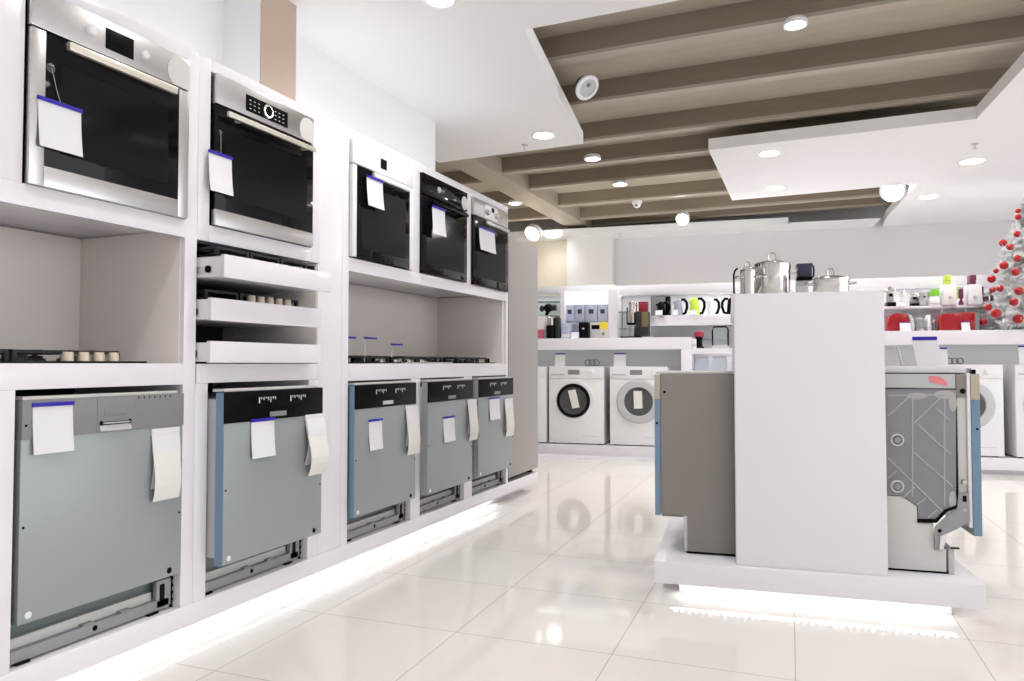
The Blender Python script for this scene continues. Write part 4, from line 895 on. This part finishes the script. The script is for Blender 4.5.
# round speaker, camera dome, sprinklers
p = at_z(587, 87.5, 2.99)
t = thing('ceiling_speaker', 'round white ceiling speaker dangling in the beam opening', 'speaker', p, tuple(((EYE - p).normalized() * .62 + _r * .5 + Vector((0, 0, -.42))).to_track_quat('-Z', 'Y').to_euler()))
MB().lathe([(.066, -.012), (.088, -.012), (.093, -.004), (.090, .01), (.07, .014)], n=32, closed=False).build('rim', 'white', t)
MB().lathe([(0, -.004), (.045, -.004), (.068, -.008), (.068, .004), (0, .004)], n=28).build('grille', 'lgrey', t)
MB().lathe([(.07, .012), (.066, .05), (.04, .09), (0, .09)], n=24, closed=False).build('basket', 'blacks', t)
MB().tube([(.03, .0, .08), (-.05, .03, .14), (-.14, .06, .12)], .005, 6).build('cable', 'blackp', t)
MB().lathe([(0, -.012), (.012, -.012), (.014, -.004), (0, -.004)], (.0, .02, 0), n=14).build('dust_cap', 'dgrey', t)
p = at_z(637, 204, 3.08)
t = thing('camera_dome', 'white dome camera fixed under a beam', 'camera', p)
MB().lathe([(0, .0395), (.06, .0395), (.065, .02), (.06, .0), (0, 0)], n=24).build('base', 'white', t); MB().ball((0, 0, .0), .052, (1, 1, 1), 18).build('dome', 'white', t); MB().ball((.0, -.032, -.022), .022, n=12).build('eye', 'dgrey', t)
def sprinkler(label, px, py):
    p = at_z(px, py, ZC - .02); t = thing('sprinkler', label, 'sprinkler', (p.x, p.y, ZC), 0, 'sprinkler heads in the ceiling')
    MB().lathe([(0, 0), (.03, 0), (.026, -.006), (0, -.008)], n=20).build('rose', 'lgrey', t); MB().lathe([(0, -.008), (.008, -.008), (.008, -.04), (.02, -.042), (.02, -.045), (0, -.045)], n=14).build('head', 'handle', t)
sprinkler('small sprinkler head in the left ceiling panel', 525, 147)
sprinkler('small sprinkler head in the right ceiling', 975, 146)
sprinkler('small sprinkler head in the far ceiling strip', 620, 235)
# the same round lamps go on behind the viewer and to the right
for x in (-1.4, .3, 2.0, 3.8):
    for y in (-2.6, -.9, .8, 2.4): lamp_spot((x, y, ZC - .02), EN * .68)
for x, y in ((2.8, 4.5), (4.4, 4.5), (2.8, 6.4), (4.4, 6.4), (3.2, 9.3)): lamp_spot((x, y, ZC - .02), EN * 1.7, 165)
# light strips under the plinths, and strips added as fill light
def strip_light(loc, rz, L, en, tilt=0):
    l = bpy.data.lights.new('strip', 'AREA'); l.shape = 'RECTANGLE'; l.size = .02; l.size_y = L; l.energy = en; l.color = (.99, 1, .985)
    o = bpy.data.objects.new('strip', l); C.objects.link(o); o.location = loc; o.rotation_euler = (Euler((0, 0, rz)).to_matrix() @ Euler((0, tilt, 0)).to_matrix()).to_euler()
strip_light((-D - .40, 2.9, 2.30), 0, 4.0, 2.8, math.radians(160))   # unseen strip added atop the oven housings to brighten wall and ceiling
strip_light((-D - .045, 2.85, .059), 0, 4.3, .8)
q = RW(.31, 3.42, .059); strip_light(q, DEL + PI / 2, 1.14, .28)
for x0, x1 in ((-2.9, -1.3), (-1.2, 1.15), (1.25, 4.15)):       # strips added as fill light under headers and counters and atop the shelving
    L = x1 - x0; xm = (x0 + x1) / 2
    strip_light(RW(xm, YS - .09, 1.82 if x0 > -2 else 1.865), DEL + PI / 2, L, 1.35 * L / 2)
    strip_light(RW(xm, YB + .27, 1.185 if x0 < -2 or x0 > 1 else 1.13), DEL + PI / 2, L, 1.5 * L / 2, math.radians(-72))
    strip_light(RW(xm, YS + .2, 1.99), DEL + PI / 2, L, (8 if x0 < 1.2 else 3) * L / 2, math.radians(-118))
q = RW(-.6, YB + .03, .04); strip_light(q, DEL + PI / 2, 3.0, .35)

# ------------------------------------------------------------------ even pale world light as fill, camera, view
w = bpy.data.worlds.new('World'); bpy.context.scene.world = w; w.use_nodes = True
bg = w.node_tree.nodes['Background']; bg.inputs['Color'].default_value = (.93, .95, 1, 1); bg.inputs['Strength'].default_value = 2.6
cam = bpy.data.cameras.new('Camera'); co = bpy.data.objects.new('Camera', cam); C.objects.link(co)
cam.sensor_width = 36; cam.lens = F_PX / 1024 * 36; cam.clip_start = .05
co.location = EYE; co.rotation_euler = (PI / 2 + PITCH, 0, YAW)
sc = bpy.context.scene; sc.camera = co
vs = sc.view_settings; vs.view_transform = 'Standard'; vs.look = 'None'; vs.exposure = 0.33; vs.gamma = 1; vs.use_curve_mapping = False
